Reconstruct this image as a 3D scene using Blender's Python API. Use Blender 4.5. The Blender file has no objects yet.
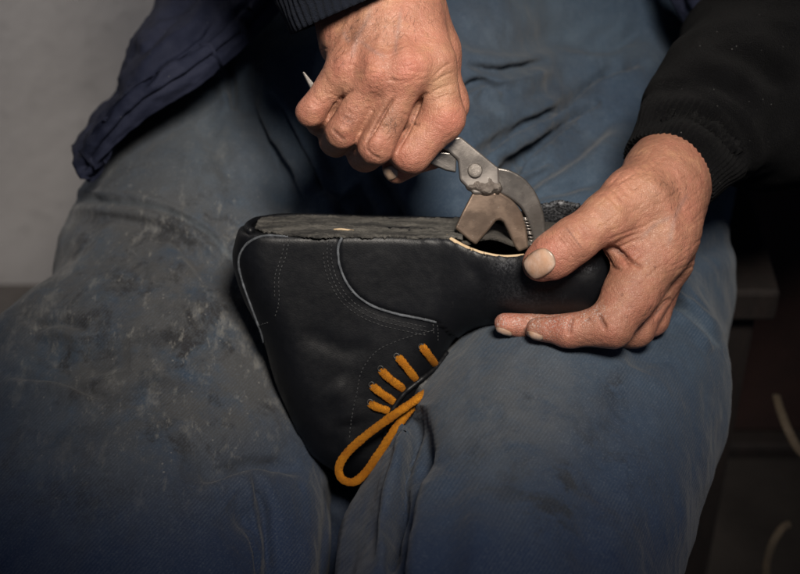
import bpy, bmesh, math, random
import numpy as np
from mathutils import Vector, Matrix
from mathutils.bvhtree import BVHTree

random.seed(7)
RNG = np.random.default_rng(11)
C = bpy.context.scene.collection

# ------------------------------------------------------------------ frame
# Everything is laid out in a frame tilted with the view: u right, v up, w towards
# the viewer (metres), then turned into world space.
D = 1.0                     # viewing distance to the boot
S = 1600.0                  # pixels per metre at w = 0
PITCH = math.radians(40)
SP, CP = math.sin(PITCH), math.cos(PITCH)
T0 = np.array([0.0, 0.0, 0.55])
R3 = np.array([[1, 0, 0], [0, SP, -CP], [0, CP, SP]], dtype=float)   # columns u, v, w

def P(px, py, w):
    s = (1 - w / D) / S
    return np.array([(px - 400) * s, (287 - py) * s, w])

def Rm(rpx, w):
    return rpx / S * (1 - w / D)

def to_world(p):
    return np.asarray(p, float) @ R3.T + T0

def to_frame(p):
    return (np.asarray(p, float) - T0) @ R3

def proj(p):
    s = S / (1 - p[:, 2] / D)
    return np.stack([400 + p[:, 0] * s, 287 - p[:, 1] * s], 1)

# ------------------------------------------------------------------ noise
_L = RNG.random((48, 48, 48)).astype(np.float32)

def vnoise(p):
    p = np.asarray(p, np.float32)
    i = np.floor(p).astype(np.int64); f = p - i
    f = f * f * (3 - 2 * f); i %= 48; j = (i + 1) % 48
    out = 0
    for a in (0, 1):
        for b in (0, 1):
            for c in (0, 1):
                wgt = (f[:, 0] if a else 1 - f[:, 0]) * (f[:, 1] if b else 1 - f[:, 1]) * (f[:, 2] if c else 1 - f[:, 2])
                out = out + wgt * _L[(j if a else i)[:, 0], (j if b else i)[:, 1], (j if c else i)[:, 2]]
    return out - 0.5

def fbm(p, n=3):
    o = 0; a = 1.0
    for k in range(n):
        o = o + a * vnoise(p * (2 ** k) + 7.3 * k); a *= 0.5
    return o

# ------------------------------------------------------------------ distance fields
class Field:
    def __init__(self, lo, hi, h):
        self.lo = np.array(lo, float); self.h = h
        n = np.ceil((np.array(hi) - self.lo) / h).astype(int) + 1
        self.n = n
        self.f = np.full(n, 1.0, np.float32)

    def box(self, lo, hi):
        a = np.clip(np.floor((np.array(lo) - self.lo) / self.h).astype(int), 0, self.n - 1)
        b = np.clip(np.ceil((np.array(hi) - self.lo) / self.h).astype(int) + 1, 1, self.n)
        return tuple(slice(int(x), int(max(y, x + 1))) for x, y in zip(a, b))

    def coords(self, sl):
        ax = [(self.lo[i] + np.arange(sl[i].start, sl[i].stop) * self.h).astype(np.float32) for i in range(3)]
        return ax[0][:, None, None], ax[1][None, :, None], ax[2][None, None, :]

    def cone(self, a, b, ra, rb, k=0.006, sub=False):
        a = np.array(a, float); b = np.array(b, float); m = max(ra, rb) + k + 4 * self.h
        sl = self.box(np.minimum(a, b) - m, np.maximum(a, b) + m)
        X, Y, Z = self.coords(sl)
        ab = b - a; L = max(float(ab @ ab), 1e-12)
        t = np.clip(((X - a[0]) * ab[0] + (Y - a[1]) * ab[1] + (Z - a[2]) * ab[2]) / L, 0, 1)
        d = np.sqrt((X - a[0] - t * ab[0]) ** 2 + (Y - a[1] - t * ab[1]) ** 2 + (Z - a[2] - t * ab[2]) ** 2) - (ra + (rb - ra) * t)
        g = self.f[sl]
        if sub:
            hh = np.clip(0.5 - 0.5 * (g + d) / k, 0, 1)
            self.f[sl] = g * (1 - hh) - d * hh + k * hh * (1 - hh)
        else:
            hh = np.clip(0.5 + 0.5 * (g - d) / k, 0, 1)
            self.f[sl] = g * (1 - hh) + d * hh - k * hh * (1 - hh)

    def chain(self, pts, k=0.006):
        for p, q in zip(pts[:-1], pts[1:]):
            self.cone(P(*p[:3]), P(*q[:3]), Rm(p[3], p[2]), Rm(q[3], q[2]), k)

    def mesh(self):
        f = self.f; h = self.h; nx, ny, nz = f.shape
        s = f < 0
        cnt = np.zeros((nx - 1, ny - 1, nz - 1), np.uint8)
        for a in (0, 1):
            for b in (0, 1):
                for c in (0, 1):
                    cnt += s[a:nx - 1 + a, b:ny - 1 + b, c:nz - 1 + c]
        act = (cnt > 0) & (cnt < 8)
        I, J, K = np.nonzero(act)
        idx = np.full(act.shape, -1, np.int32); idx[I, J, K] = np.arange(len(I))
        acc = np.zeros((len(I), 3)); num = np.zeros(len(I))
        corners = [(a, b, c) for a in (0, 1) for b in (0, 1) for c in (0, 1)]
        for p in corners:
            for ax in range(3):
                if p[ax]: continue
                q = list(p); q[ax] = 1
                fa = f[I + p[0], J + p[1], K + p[2]]; fb = f[I + q[0], J + q[1], K + q[2]]
                m = (fa < 0) != (fb < 0)
                t = np.where(m, fa / np.where(m, fa - fb, 1), 0)
                pos = np.repeat(np.array(p, float)[None], len(I), 0); pos[:, ax] += t
                acc[m] += pos[m]; num[m] += 1
        V = self.lo + h * (np.stack([I, J, K], 1) + acc / num[:, None])
        F = []
        def quads(sa, sb, c1, c2, c3, c4):
            pass
        # x edges
        for ax in range(3):
            o = [a for a in range(3) if a != ax]
            s0 = np.take(s, np.arange(f.shape[ax] - 1), ax); s1 = np.take(s, np.arange(1, f.shape[ax]), ax)
            E = np.nonzero(s0 != s1)
            e = np.stack(E, 1)
            ok = (e[:, o[0]] > 0) & (e[:, o[1]] > 0) & (e[:, o[0]] < f.shape[o[0]] - 1) & (e[:, o[1]] < f.shape[o[1]] - 1)
            e = e[ok]; neg = s0[tuple(e.T)]
            d1 = np.zeros(3, int); d1[o[0]] = 1; d2 = np.zeros(3, int); d2[o[1]] = 1
            q = [idx[tuple((e - d1 - d2).T)], idx[tuple((e - d2).T)], idx[tuple(e.T)], idx[tuple((e - d1).T)]]
            q = np.stack(q, 1)
            flip = neg if ax != 1 else ~neg
            q[~flip] = q[~flip][:, ::-1]
            F.append(q)
        return V, np.concatenate(F)

def smooth(V, F, n=2, lam=0.5):
    E = np.concatenate([F[:, [0, 1]], F[:, [1, 2]], F[:, [2, 3]], F[:, [3, 0]]])
    deg = np.bincount(np.concatenate([E[:, 0], E[:, 1]]), minlength=len(V)).astype(float)
    for _ in range(n):
        A = np.stack([np.bincount(np.concatenate([E[:, 0], E[:, 1]]), weights=np.concatenate([V[E[:, 1], c], V[E[:, 0], c]]), minlength=len(V)) for c in range(3)], 1)
        V = V + lam * (A / deg[:, None] - V)
    return V

def normals(V, F):
    a = V[F[:, 2]] - V[F[:, 0]]; b = V[F[:, 3]] - V[F[:, 1]]
    n = np.cross(a, b)
    N = np.zeros_like(V)
    for k in range(4):
        for c in range(3):
            N[:, c] += np.bincount(F[:, k], weights=n[:, c], minlength=len(V))
    return N / (np.linalg.norm(N, axis=1, keepdims=True) + 1e-20)

def subdivide(V, F):
    """one level of Catmull-Clark by modifier"""
    me = bpy.data.meshes.new('tmp'); me.from_pydata(V.tolist(), [], F.tolist())
    o = bpy.data.objects.new('tmp', me); C.objects.link(o)
    m = o.modifiers.new('s', 'SUBSURF'); m.levels = 1; m.render_levels = 1
    dg = bpy.context.evaluated_depsgraph_get()
    e = bpy.data.meshes.new_from_object(o.evaluated_get(dg))
    V2 = np.empty(len(e.vertices) * 3); e.vertices.foreach_get('co', V2); V2 = V2.reshape(-1, 3)
    F2 = np.empty(len(e.loops), np.int32); e.loops.foreach_get('vertex_index', F2); F2 = F2.reshape(-1, 4)
    bpy.data.objects.remove(o); bpy.data.meshes.remove(me); bpy.data.meshes.remove(e)
    return V2, F2

def catmull(pts, n=8):
    p = np.array(pts, float)
    if len(p) < 3: 
        t = np.linspace(0, 1, n + 1)[:, None]
        return p[0] * (1 - t) + p[1] * t
    q = np.concatenate([[2 * p[0] - p[1]], p, [2 * p[-1] - p[-2]]])
    out = []
    for i in range(1, len(q) - 2):
        t = np.linspace(0, 1, n, endpoint=False)[:, None]
        a, b, c, d = q[i - 1], q[i], q[i + 1], q[i + 2]
        out.append(0.5 * (2 * b + (c - a) * t + (2 * a - 5 * b + 4 * c - d) * t ** 2 + (3 * b - a - 3 * c + d) * t ** 3))
    out.append(p[-1:])
    return np.concatenate(out)

def polydist(xy, line):
    """distance, side (+ left of travel on screen), parameter 0..1"""
    best = np.full(len(xy), 1e9); side = np.zeros(len(xy)); par = np.zeros(len(xy))
    L = np.concatenate([[0], np.cumsum(np.linalg.norm(np.diff(line, axis=0), axis=1))])
    for i in range(len(line) - 1):
        a = line[i]; b = line[i + 1]; ab = b - a; l2 = ab @ ab + 1e-12
        t = np.clip(((xy - a) @ ab) / l2, 0, 1)
        r = xy - a - t[:, None] * ab
        d = np.sqrt((r ** 2).sum(1)); m = d < best
        best[m] = d[m]; side[m] = np.sign(ab[0] * r[m, 1] - ab[1] * r[m, 0]); par[m] = (L[i] + t[m] * (L[i + 1] - L[i])) / L[-1]
    return best, side, par

def stroke(V, N, pts, depth, width, mode='groove', taper=True, minfacing=0.05, wr=None, ridge=0.6):
    """push the surface in (or out) along a drawn line, as a sculptor would"""
    line = catmull(pts, 6)
    xy = proj(V)
    m = (xy[:, 0] > line[:, 0].min() - 4 * width) & (xy[:, 0] < line[:, 0].max() + 4 * width) & (xy[:, 1] > line[:, 1].min() - 4 * width) & (xy[:, 1] < line[:, 1].max() + 4 * width)
    m &= N[:, 2] > minfacing
    if wr: m &= (V[:, 2] > wr[0]) & (V[:, 2] < wr[1])
    i = np.nonzero(m)[0]
    if not len(i): return
    d, s, t = polydist(xy[i], line)
    e = np.exp(-(d / width) ** 2)
    if mode == 'groove': a = -e
    elif mode == 'ridge': a = e
    elif mode == 'fold':      # groove with a swelling on its right-hand side
        sd = d * s
        a = -e + ridge * np.exp(-((sd - 2.0 * width) / (1.3 * width)) ** 2)
    elif mode == 'step':
        sd = d * s
        a = 0.5 * np.tanh(sd / width) * np.exp(-np.maximum(d / (5 * width), 0) ** 2)
    if taper: a = a * np.clip(np.minimum(t, 1 - t) * 5, 0, 1) ** 0.7
    V[i] += N[i] * (a * depth)[:, None]

# ------------------------------------------------------------------ objects
def root(name, label, cat, loc_frame, group=None, world=None):
    o = bpy.data.objects.new(name, None); C.objects.link(o)
    o.location = world if world is not None else to_world(loc_frame)
    o.empty_display_size = 0.05
    o['label'] = label; o['category'] = cat
    if group: o['group'] = group
    return o

def base_of(parent):
    b = np.zeros(3); p = parent
    while p is not None:
        b += np.array(p.location); p = p.parent
    return b

def link(name, V, F, mat, parent=None, frame=True, smoothf=True, attrs=None):
    V = to_world(V) if frame else np.asarray(V, float)
    V = V - base_of(parent)
    me = bpy.data.meshes.new(name)
    me.from_pydata(V.tolist(), [], F if isinstance(F, list) else F.tolist())
    me.validate()
    if smoothf: me.polygons.foreach_set('use_smooth', [True] * len(me.polygons))
    if attrs:
        for k, v in attrs.items():
            at = me.attributes.new(k, 'FLOAT', 'POINT'); at.data.foreach_set('value', np.asarray(v, np.float32))
    me.materials.append(mat)
    o = bpy.data.objects.new(name, me); C.objects.link(o)
    if parent: o.parent = parent
    return o

def mods(o, bevel=None, seg=2, solid=None, sub=None, offset=-1):
    if solid:
        m = o.modifiers.new('solid', 'SOLIDIFY'); m.thickness = solid; m.offset = offset
    if bevel:
        m = o.modifiers.new('bevel', 'BEVEL'); m.width = bevel; m.segments = seg; m.limit_method = 'ANGLE'; m.angle_limit = math.radians(35)
        m.harden_normals = False
    if sub:
        m = o.modifiers.new('sub', 'SUBSURF'); m.levels = sub; m.render_levels = sub
    return o

def tube(path, radii, n=10, cap=True, flat=1.0):
    """path in frame coords; returns V, F(list)"""
    path = np.asarray(path, float); m = len(path)
    radii = np.broadcast_to(np.asarray(radii, float), (m,))
    tg = np.gradient(path, axis=0); tg /= np.linalg.norm(tg, axis=1, keepdims=True) + 1e-12
    V = []; up = np.array([0.02, 0.05, 1.0])
    for i in range(m):
        a = np.cross(up, tg[i]); a /= np.linalg.norm(a) + 1e-12; b = np.cross(tg[i], a)
        for k in range(n):
            th = 2 * math.pi * k / n
            V.append(path[i] + radii[i] * (a * math.cos(th) + flat * b * math.sin(th)))
    F = []
    for i in range(m - 1):
        for k in range(n):
            F.append([i * n + k, i * n + (k + 1) % n, (i + 1) * n + (k + 1) % n, (i + 1) * n + k])
    if cap:
        F.append(list(range(n))[::-1]); F.append([(m - 1) * n + k for k in range(n)])
    return np.array(V), F

def join(parts):
    V = []; F = []; o = 0
    for v, f in parts:
        V.append(np.asarray(v)); F += [[int(i) + o for i in q] for q in f]; o += len(v)
    return np.concatenate(V), F

def bvh(V, F):
    return BVHTree.FromPolygons([tuple(v) for v in V], [tuple(int(i) for i in f) for f in F])

EYE = np.array([0, 0, D])
def cast(tree, px, py, off=0.0, default=None):
    d = P(px, py, 0.0) - EYE; d /= np.linalg.norm(d)
    h = tree.ray_cast(Vector(EYE), Vector(d))
    if h[0] is None:
        return None if default is None else P(px, py, default)
    n = np.array(h[1]); 
    if n @ d > 0: n = -n
    return np.array(h[0]) + n * off

def drape_line(tree, pts, off, n=8, default=None):
    out = []
    for p in catmull(pts, n):
        q = cast(tree, p[0], p[1], off, default)
        if q is not None: out.append(q)
    return np.array(out)

def resample(path, step):
    path = np.asarray(path); L = np.concatenate([[0], np.cumsum(np.linalg.norm(np.diff(path, axis=0), axis=1))])
    s = np.arange(0, L[-1], step)
    return np.stack([np.interp(s, L, path[:, c]) for c in range(path.shape[1])], 1)

# ------------------------------------------------------------------ materials
class NT:
    def __init__(self, name):
        self.m = bpy.data.materials.new(name); self.m.use_nodes = True
        self.t = self.m.node_tree; self.t.nodes.clear()
        self.out = self.n('ShaderNodeOutputMaterial'); self.b = self.n('ShaderNodeBsdfPrincipled')
        self.l(self.b.outputs[0], self.out.inputs['Surface'])
        self.tc = self.n('ShaderNodeTexCoord').outputs['Object']
    def n(self, k, **kw):
        x = self.t.nodes.new(k)
        for a, b in kw.items(): setattr(x, a, b)
        return x
    def l(self, a, b): self.t.links.new(a, b)
    def set(self, **kw):
        for k, v in kw.items():
            i = self.b.inputs[k.replace('_', ' ')]
            if hasattr(v, 'is_output'): self.l(v, i)
            else: i.default_value = v
    def mapping(self, scale, rot=(0, 0, 0)):
        x = self.n('ShaderNodeMapping'); x.inputs['Scale'].default_value = scale; x.inputs['Rotation'].default_value = rot
        self.l(self.tc, x.inputs['Vector']); return x.outputs[0]
    def noise(self, scale, detail=4, rough=0.6, vec=None, dist=0.0):
        x = self.n('ShaderNodeTexNoise'); x.inputs['Scale'].default_value = scale; x.inputs['Detail'].default_value = detail
        x.inputs['Roughness'].default_value = rough; x.inputs['Distortion'].default_value = dist
        self.l(vec if vec is not None else self.tc, x.inputs['Vector']); return x.outputs['Fac']
    def voro(self, scale, vec=None, feature='F1', rnd=1.0):
        x = self.n('ShaderNodeTexVoronoi', feature=feature); x.inputs['Scale'].default_value = scale
        x.inputs['Randomness'].default_value = rnd
        self.l(vec if vec is not None else self.tc, x.inputs['Vector']); return x.outputs['Distance']
    def wave(self, scale, vec=None, dist=0.0, dscale=1.0):
        x = self.n('ShaderNodeTexWave'); x.inputs['Scale'].default_value = scale; x.inputs['Distortion'].default_value = dist
        x.inputs['Detail Scale'].default_value = dscale
        self.l(vec if vec is not None else self.tc, x.inputs['Vector']); return x.outputs['Fac']
    def ramp(self, fac, a, b, lo=0.0, hi=1.0):
        x = self.n('ShaderNodeMapRange'); x.inputs['From Min'].default_value = a; x.inputs['From Max'].default_value = b
        x.inputs['To Min'].default_value = lo; x.inputs['To Max'].default_value = hi; x.interpolation_type = 'SMOOTHSTEP'
        self.l(fac, x.inputs['Value']); return x.outputs[0]
    def math(self, op, a, b=None):
        x = self.n('ShaderNodeMath', operation=op)
        for i, v in enumerate((a, b)):
            if v is None: continue
            if hasattr(v, 'is_output'): self.l(v, x.inputs[i])
            else: x.inputs[i].default_value = v
        return x.outputs[0]
    def mix(self, fac, a, b, blend='MIX'):
        x = self.n('ShaderNodeMix', data_type='RGBA', blend_type=blend)
        for v, i in ((fac, 0), (a, 6), (b, 7)):
            if hasattr(v, 'is_output'): self.l(v, x.inputs[i])
            elif i == 0: x.inputs[i].default_value = v
            else: x.inputs[i].default_value = (*v, 1)
        return x.outputs[2]
    def attr(self, name):
        x = self.n('ShaderNodeAttribute', attribute_name=name); return x.outputs['Fac']
    def bump(self, h, strength=0.3, dist=0.001, prev=None):
        x = self.n('ShaderNodeBump'); x.inputs['Strength'].default_value = strength; x.inputs['Distance'].default_value = dist
        self.l(h, x.inputs['Height'])
        if prev is not None: self.l(prev, x.inputs['Normal'])
        self.l(x.outputs[0], self.b.inputs['Normal']); return x.outputs[0]

def mat_skin():
    k = NT('skin')
    n1 = k.noise(26, 5, 0.65); n2 = k.noise(95, 5, 0.65); n3 = k.noise(380, 4, 0.7)
    c = k.mix(k.ramp(n1, 0.32, 0.68), (0.285, 0.132, 0.082), (0.41, 0.170, 0.115))
    c = k.mix(k.math('MULTIPLY', k.ramp(n2, 0.48, 0.72), 0.55), c, (0.47, 0.255, 0.145))
    c = k.mix(k.math('MULTIPLY', k.ramp(k.noise(70, 5, 0.7, dist=0.5), 0.52, 0.70), 0.45), c, (0.30, 0.105, 0.072))
    c = k.mix(k.math('MULTIPLY', k.attr('red'), 0.55), c, (0.42, 0.125, 0.09))
    c = k.mix(k.math('MULTIPLY', k.attr('pale'), 0.6), c, (0.44, 0.27, 0.155))
    cells = k.voro(820, feature='DISTANCE_TO_EDGE')
    c = k.mix(k.ramp(cells, 0.0, 0.12, 0.30, 0.0), c, (0.20, 0.075, 0.045))
    c = k.mix(k.ramp(n3, 0.52, 0.74, 0.0, 0.42), c, (0.24, 0.095, 0.06))
    c = k.mix(k.ramp(n3, 0.46, 0.26, 0.0, 0.35), c, (0.55, 0.33, 0.22))
    dirt = k.math('MULTIPLY', k.attr('dirt'), k.ramp(k.noise(700, 4, 0.7), 0.42, 0.62))
    c = k.mix(k.math('MULTIPLY', dirt, 0.75), c, (0.08, 0.04, 0.028))
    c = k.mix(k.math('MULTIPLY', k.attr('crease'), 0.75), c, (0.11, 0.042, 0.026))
    gr = k.math('MULTIPLY', k.ramp(k.noise(40, 4, 0.65), 0.48, 0.68), k.ramp(k.noise(600, 4, 0.75), 0.50, 0.66))
    c = k.mix(k.math('MULTIPLY', gr, 0.6), c, (0.12, 0.055, 0.035))
    c = k.mix(k.math('MULTIPLY', k.attr('vein'), 0.35), c, (0.20, 0.14, 0.13))
    v = k.voro(75); sp = k.ramp(v, 0.05, 0.10, 1, 0)
    sp = k.math('MULTIPLY', sp, k.ramp(k.noise(45, 2), 0.53, 0.60))
    c = k.mix(k.math('MULTIPLY', sp, 0.6), c, (0.15, 0.06, 0.038))
    dust = k.math('MULTIPLY', k.attr('dust'), k.ramp(k.noise(900, 3, 0.7), 0.50, 0.62))
    c = k.mix(k.math('MULTIPLY', dust, 0.6), c, (0.55, 0.51, 0.48))
    k.set(Base_Color=c, Roughness=k.ramp(n3, 0.3, 0.7, 0.45, 0.66), Subsurface_Weight=0.08, Subsurface_Scale=0.004)
    k.b.inputs['Subsurface Radius'].default_value = (1.0, 0.35, 0.2)
    k.b.inputs['Specular IOR Level'].default_value = 0.55
    b = k.bump(k.ramp(cells, 0.0, 0.25), 0.35, 0.0004)
    b = k.bump(n3, 0.5, 0.0009, b)
    k.bump(k.noise(120, 4, 0.65, dist=1.2), 0.45, 0.0018, b)
    return k.m

def mat_nail(col=(0.60, 0.42, 0.33)):
    k = NT('nail')
    n = k.noise(150, 3, 0.5); st = k.noise(60, 3, 0.6, k.mapping((12, 1, 1)))
    c = k.mix(k.ramp(n, 0.3, 0.7), col, (col[0] * 0.85, col[1] * 0.72, col[2] * 0.6))
    c = k.mix(k.math('MULTIPLY', k.attr('lunula'), 0.6), c, (0.50, 0.41, 0.33))
    c = k.mix(k.ramp(k.noise(500, 4, 0.7, k.mapping((4, 1, 1))), 0.50, 0.72, 0, 0.5), c, (0.26, 0.16, 0.10))
    c = k.mix(k.math('MULTIPLY', k.attr('rim'), 0.9), c, (0.12, 0.075, 0.05))
    k.set(Base_Color=c, Roughness=0.30)
    k.bump(st, 0.3, 0.0005)
    return k.m

def mat_denim():
    k = NT('worn_denim')
    big = k.noise(7, 5, 0.6); mid = k.noise(38, 5, 0.65); fine = k.noise(900, 3, 0.7)
    c = k.mix(k.ramp(big, 0.3, 0.7), (0.021, 0.037, 0.064), (0.042, 0.065, 0.094))
    c = k.mix(k.math('MULTIPLY', k.ramp(mid, 0.5, 0.8), 0.5), c, (0.072, 0.100, 0.132))
    dk = k.noise(13, 6, 0.7, None, 0.5)
    c = k.mix(k.ramp(dk, 0.50, 0.70, 0, 0.6), c, (0.012, 0.021, 0.038))
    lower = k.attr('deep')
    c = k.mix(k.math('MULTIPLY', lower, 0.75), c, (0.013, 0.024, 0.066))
    # ground-in grime and dried glue on the knee
    g = k.math('MULTIPLY', k.attr('grime'), k.ramp(k.noise(24, 6, 0.7), 0.26, 0.56))
    c = k.mix(k.math('MULTIPLY', g, 0.92), c, (0.062, 0.061, 0.060))
    g2 = k.math('MULTIPLY', k.attr('grime'), k.ramp(k.noise(30, 6, 0.72, dist=0.4), 0.50, 0.64))
    c = k.mix(k.math('MULTIPLY', g2, 0.9), c, (0.020, 0.019, 0.020))
    sm = k.noise(30, 7, 0.74, k.mapping((1.7, 0.75, 0.75), (0.0, 0.0, 0.25)))
    sm = k.math('MULTIPLY', k.attr('grime'), k.ramp(sm, 0.53, 0.68))
    c = k.mix(k.math('MULTIPLY', sm, 0.75), c, (0.16, 0.157, 0.148))
    s3 = k.noise(110, 5, 0.75, k.mapping((1.5, 0.6, 0.6), (0.0, 0.0, 0.1)))
    c = k.mix(k.math('MULTIPLY', k.math('MULTIPLY', k.attr('grime'), k.ramp(s3, 0.57, 0.70)), 0.65), c, (0.20, 0.195, 0.18))
    fl = k.math('MULTIPLY', k.ramp(k.voro(190), 0.10, 0.17, 1, 0), k.ramp(k.noise(50, 3), 0.56, 0.62))
    fl = k.math('MULTIPLY', fl, k.ramp(k.attr('grime'), 0.0, 0.6, 0.06, 1))
    c = k.mix(k.math('MULTIPLY', fl, 0.30), c, (0.33, 0.32, 0.30))
    st = k.math('MULTIPLY', k.attr('stain'), k.ramp(k.noise(42, 6, 0.72), 0.47, 0.62))
    c = k.mix(k.math('MULTIPLY', st, 0.75), c, (0.014, 0.016, 0.02))
    ds = k.math('MULTIPLY', k.attr('dusty'), k.ramp(k.noise(45, 6, 0.75), 0.30, 0.62))
    c = k.mix(k.math('MULTIPLY', ds, 0.85), c, (0.066, 0.072, 0.080))
    c = k.mix(k.math('MULTIPLY', k.attr('fade'), 0.6), c, (0.11, 0.13, 0.145))
    cx = k.n('ShaderNodeCombineXYZ'); k.l(k.attr('weft'), cx.inputs[0])
    tw = k.math('MULTIPLY', k.wave(175, cx.outputs[0]), k.ramp(k.noise(420, 3, 0.7), 0.25, 0.6))
    tm = k.ramp(k.noise(18, 4, 0.6), 0.35, 0.65, 0.05, 0.24)
    c = k.mix(k.math('MULTIPLY', tw, tm), c, (0.10, 0.12, 0.15))
    c = k.mix(k.math('MULTIPLY', k.ramp(fine, 0.5, 0.75), 0.35), c, (0.13, 0.15, 0.18))
    k.set(Base_Color=c, Roughness=0.9)
    k.b.inputs['Specular IOR Level'].default_value = 0.15
    k.b.inputs['Sheen Weight'].default_value = 0.08
    b = k.bump(tw, 0.25, 0.0006)
    b = k.bump(fine, 0.35, 0.0008, b)
    k.bump(k.noise(75, 4, 0.6), 0.4, 0.003, b)
    return k.m

def mat_cloth(name, col, col2, rough=0.9, knit=False, sheen=0.0):
    k = NT(name)
    n = k.noise(30, 4, 0.6); f = k.noise(800, 3, 0.7)
    c = k.mix(k.ramp(n, 0.3, 0.7), col, col2)
    lint = k.math('MULTIPLY', k.ramp(k.voro(260), 0.06, 0.11, 1, 0), k.ramp(k.noise(130, 2), 0.54, 0.60))
    c = k.mix(k.math('MULTIPLY', lint, 0.5), c, (0.22, 0.22, 0.22))
    k.set(Base_Color=c, Roughness=rough); k.b.inputs['Sheen Weight'].default_value = sheen
    k.b.inputs['Specular IOR Level'].default_value = 0.06
    b = k.bump(f, 0.5, 0.0012)
    if knit: b = k.bump(k.noise(1600, 2, 0.6), 0.6, 0.0012, b)
    k.bump(k.noise(60, 2, 0.5), 0.25, 0.003, b)
    return k.m

def mat_leather():
    k = NT('black_leather')
    n = k.noise(22, 4, 0.6); f = k.noise(260, 4, 0.65)
    c = k.mix(k.ramp(n, 0.3, 0.7), (0.0030, 0.0033, 0.0044), (0.0052, 0.0056, 0.0072))
    d = k.math('MULTIPLY', k.attr('dust'), k.ramp(k.noise(650, 5, 0.8), 0.40, 0.70))
    c = k.mix(k.math('MULTIPLY', d, 0.55), c, (0.36, 0.37, 0.40))
    sc = k.ramp(k.noise(55, 5, 0.7, k.mapping((3, 0.8, 1), (0.2, 0.5, 0.7))), 0.66, 0.74)
    c = k.mix(k.math('MULTIPLY', sc, 0.07), c, (0.12, 0.12, 0.13))
    k.set(Base_Color=c, Roughness=k.ramp(f, 0.3, 0.7, 0.42, 0.50))
    k.b.inputs['Specular IOR Level'].default_value = 0.29
    b = k.bump(k.voro(1100), 0.12, 0.0004)
    b = k.bump(f, 0.08, 0.0004, b)
    k.bump(k.noise(28, 2, 0.5), 0.15, 0.003, b)
    return k.m

def mat_simple(name, col, col2, scale=40, rough=0.7, metal=0.0, bump=0.3, bd=0.001, spec=0.5, stretch=(1, 1, 1)):
    k = NT(name)
    vec = k.mapping(stretch)
    n = k.noise(scale, 5, 0.65, vec); f = k.noise(scale * 9, 4, 0.65, vec)
    c = k.mix(k.ramp(n, 0.32, 0.68), col, col2)
    c = k.mix(k.math('MULTIPLY', k.ramp(f, 0.5, 0.75), 0.3), c, tuple(x * 0.55 for x in col))
    k.set(Base_Color=c, Roughness=k.ramp(f, 0.3, 0.7, max(rough - 0.1, 0.05), min(rough + 0.1, 1)), Metallic=metal)
    k.b.inputs['Specular IOR Level'].default_value = spec
    b = k.bump(f, bump, bd)
    k.bump(n, bump, bd * 2, b)
    return k.m

def mat_steel(name, col, col2, rough=0.38):
    k = NT(name)
    n = k.noise(45, 3, 0.5); f = k.noise(700, 4, 0.7); s = k.noise(70, 3, 0.5)
    c = k.mix(k.ramp(n, 0.35, 0.65), col, col2)
    pit = k.ramp(k.noise(1100, 3, 0.7), 0.60, 0.74)
    c = k.mix(k.math('MULTIPLY', pit, 0.35), c, (0.09, 0.068, 0.052))
    fl = k.math('MULTIPLY', k.ramp(k.voro(420), 0.08, 0.14, 1, 0), k.ramp(k.noise(150, 2), 0.58, 0.62))
    c = k.mix(k.math('MULTIPLY', fl, 0.6), c, (0.6, 0.56, 0.5))
    k.set(Base_Color=c, Metallic=0.72, Roughness=k.ramp(s, 0.3, 0.7, rough - 0.08, rough + 0.14))
    b = k.bump(s, 0.12, 0.0005)
    k.bump(f, 0.2, 0.0004, b)
    return k.m

SKIN = mat_skin(); NAIL = mat_nail(); PALE_NAIL = mat_nail((0.50, 0.39, 0.31)); DENIM = mat_denim()
VEST = mat_cloth('navy_padded_nylon', (0.013, 0.0155, 0.030), (0.022, 0.025, 0.044), 0.6)
KNIT = mat_cloth('black_knit', (0.0018, 0.0018, 0.0022), (0.0034, 0.0034, 0.0040), 0.95, True, 0.02)
CUFFM = mat_cloth('dark_navy_fleece', (0.006, 0.008, 0.014), (0.012, 0.015, 0.024), 0.95, True, 0.05)
LEATHER = mat_leather()
EDGE = mat_simple('raw_leather_edge', (0.040, 0.045, 0.052), (0.115, 0.125, 0.14), 160, 0.85)
SUEDE = mat_simple('grey_flesh_side_leather', (0.020, 0.019, 0.018), (0.135, 0.127, 0.112), 70, 0.95, bump=0.9, bd=0.002, stretch=(.5, 1.6, 1.6))
THREAD = mat_simple('grey_thread', (0.020, 0.021, 0.023), (0.050, 0.052, 0.056), 120, 0.8)
LINING = mat_simple('cream_lining', (0.42, 0.29, 0.16), (0.55, 0.42, 0.27), 80, 0.85)
INSOLE = mat_simple('fibre_insole', (0.030, 0.027, 0.024), (0.06, 0.052, 0.043), 90, 0.95, bump=0.8)
def mat_lace():
    k = NT('orange_lace')
    w = k.wave(900, k.mapping((1, 1, 1), (0.4, 0.7, 0.6)), 2.0, 4.0); n = k.noise(120, 4)
    c = k.mix(k.ramp(n, 0.3, 0.7), (0.46, 0.155, 0.008), (0.58, 0.225, 0.014))
    c = k.mix(k.math('MULTIPLY', w, 0.4), c, (0.30, 0.09, 0.004))
    d_ = k.ramp(k.noise(260, 5, 0.75), 0.48, 0.70)
    c = k.mix(k.math('MULTIPLY', d_, 0.55), c, (0.16, 0.06, 0.012))
    k.set(Base_Color=c, Roughness=0.9); k.b.inputs['Specular IOR Level'].default_value = 0.2; k.bump(w, 0.8, 0.0007)
    return k.m
LACE = mat_lace()
STEEL = mat_steel('worn_steel', (0.25, 0.225, 0.205), (0.29, 0.262, 0.24), 0.33)
BRONZE = mat_steel('brown_tarnished_steel', (0.225, 0.162, 0.122), (0.255, 0.186, 0.142), 0.27)
DARKSTEEL = mat_steel('dark_steel', (0.165, 0.150, 0.138), (0.19, 0.174, 0.16), 0.28)
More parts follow.
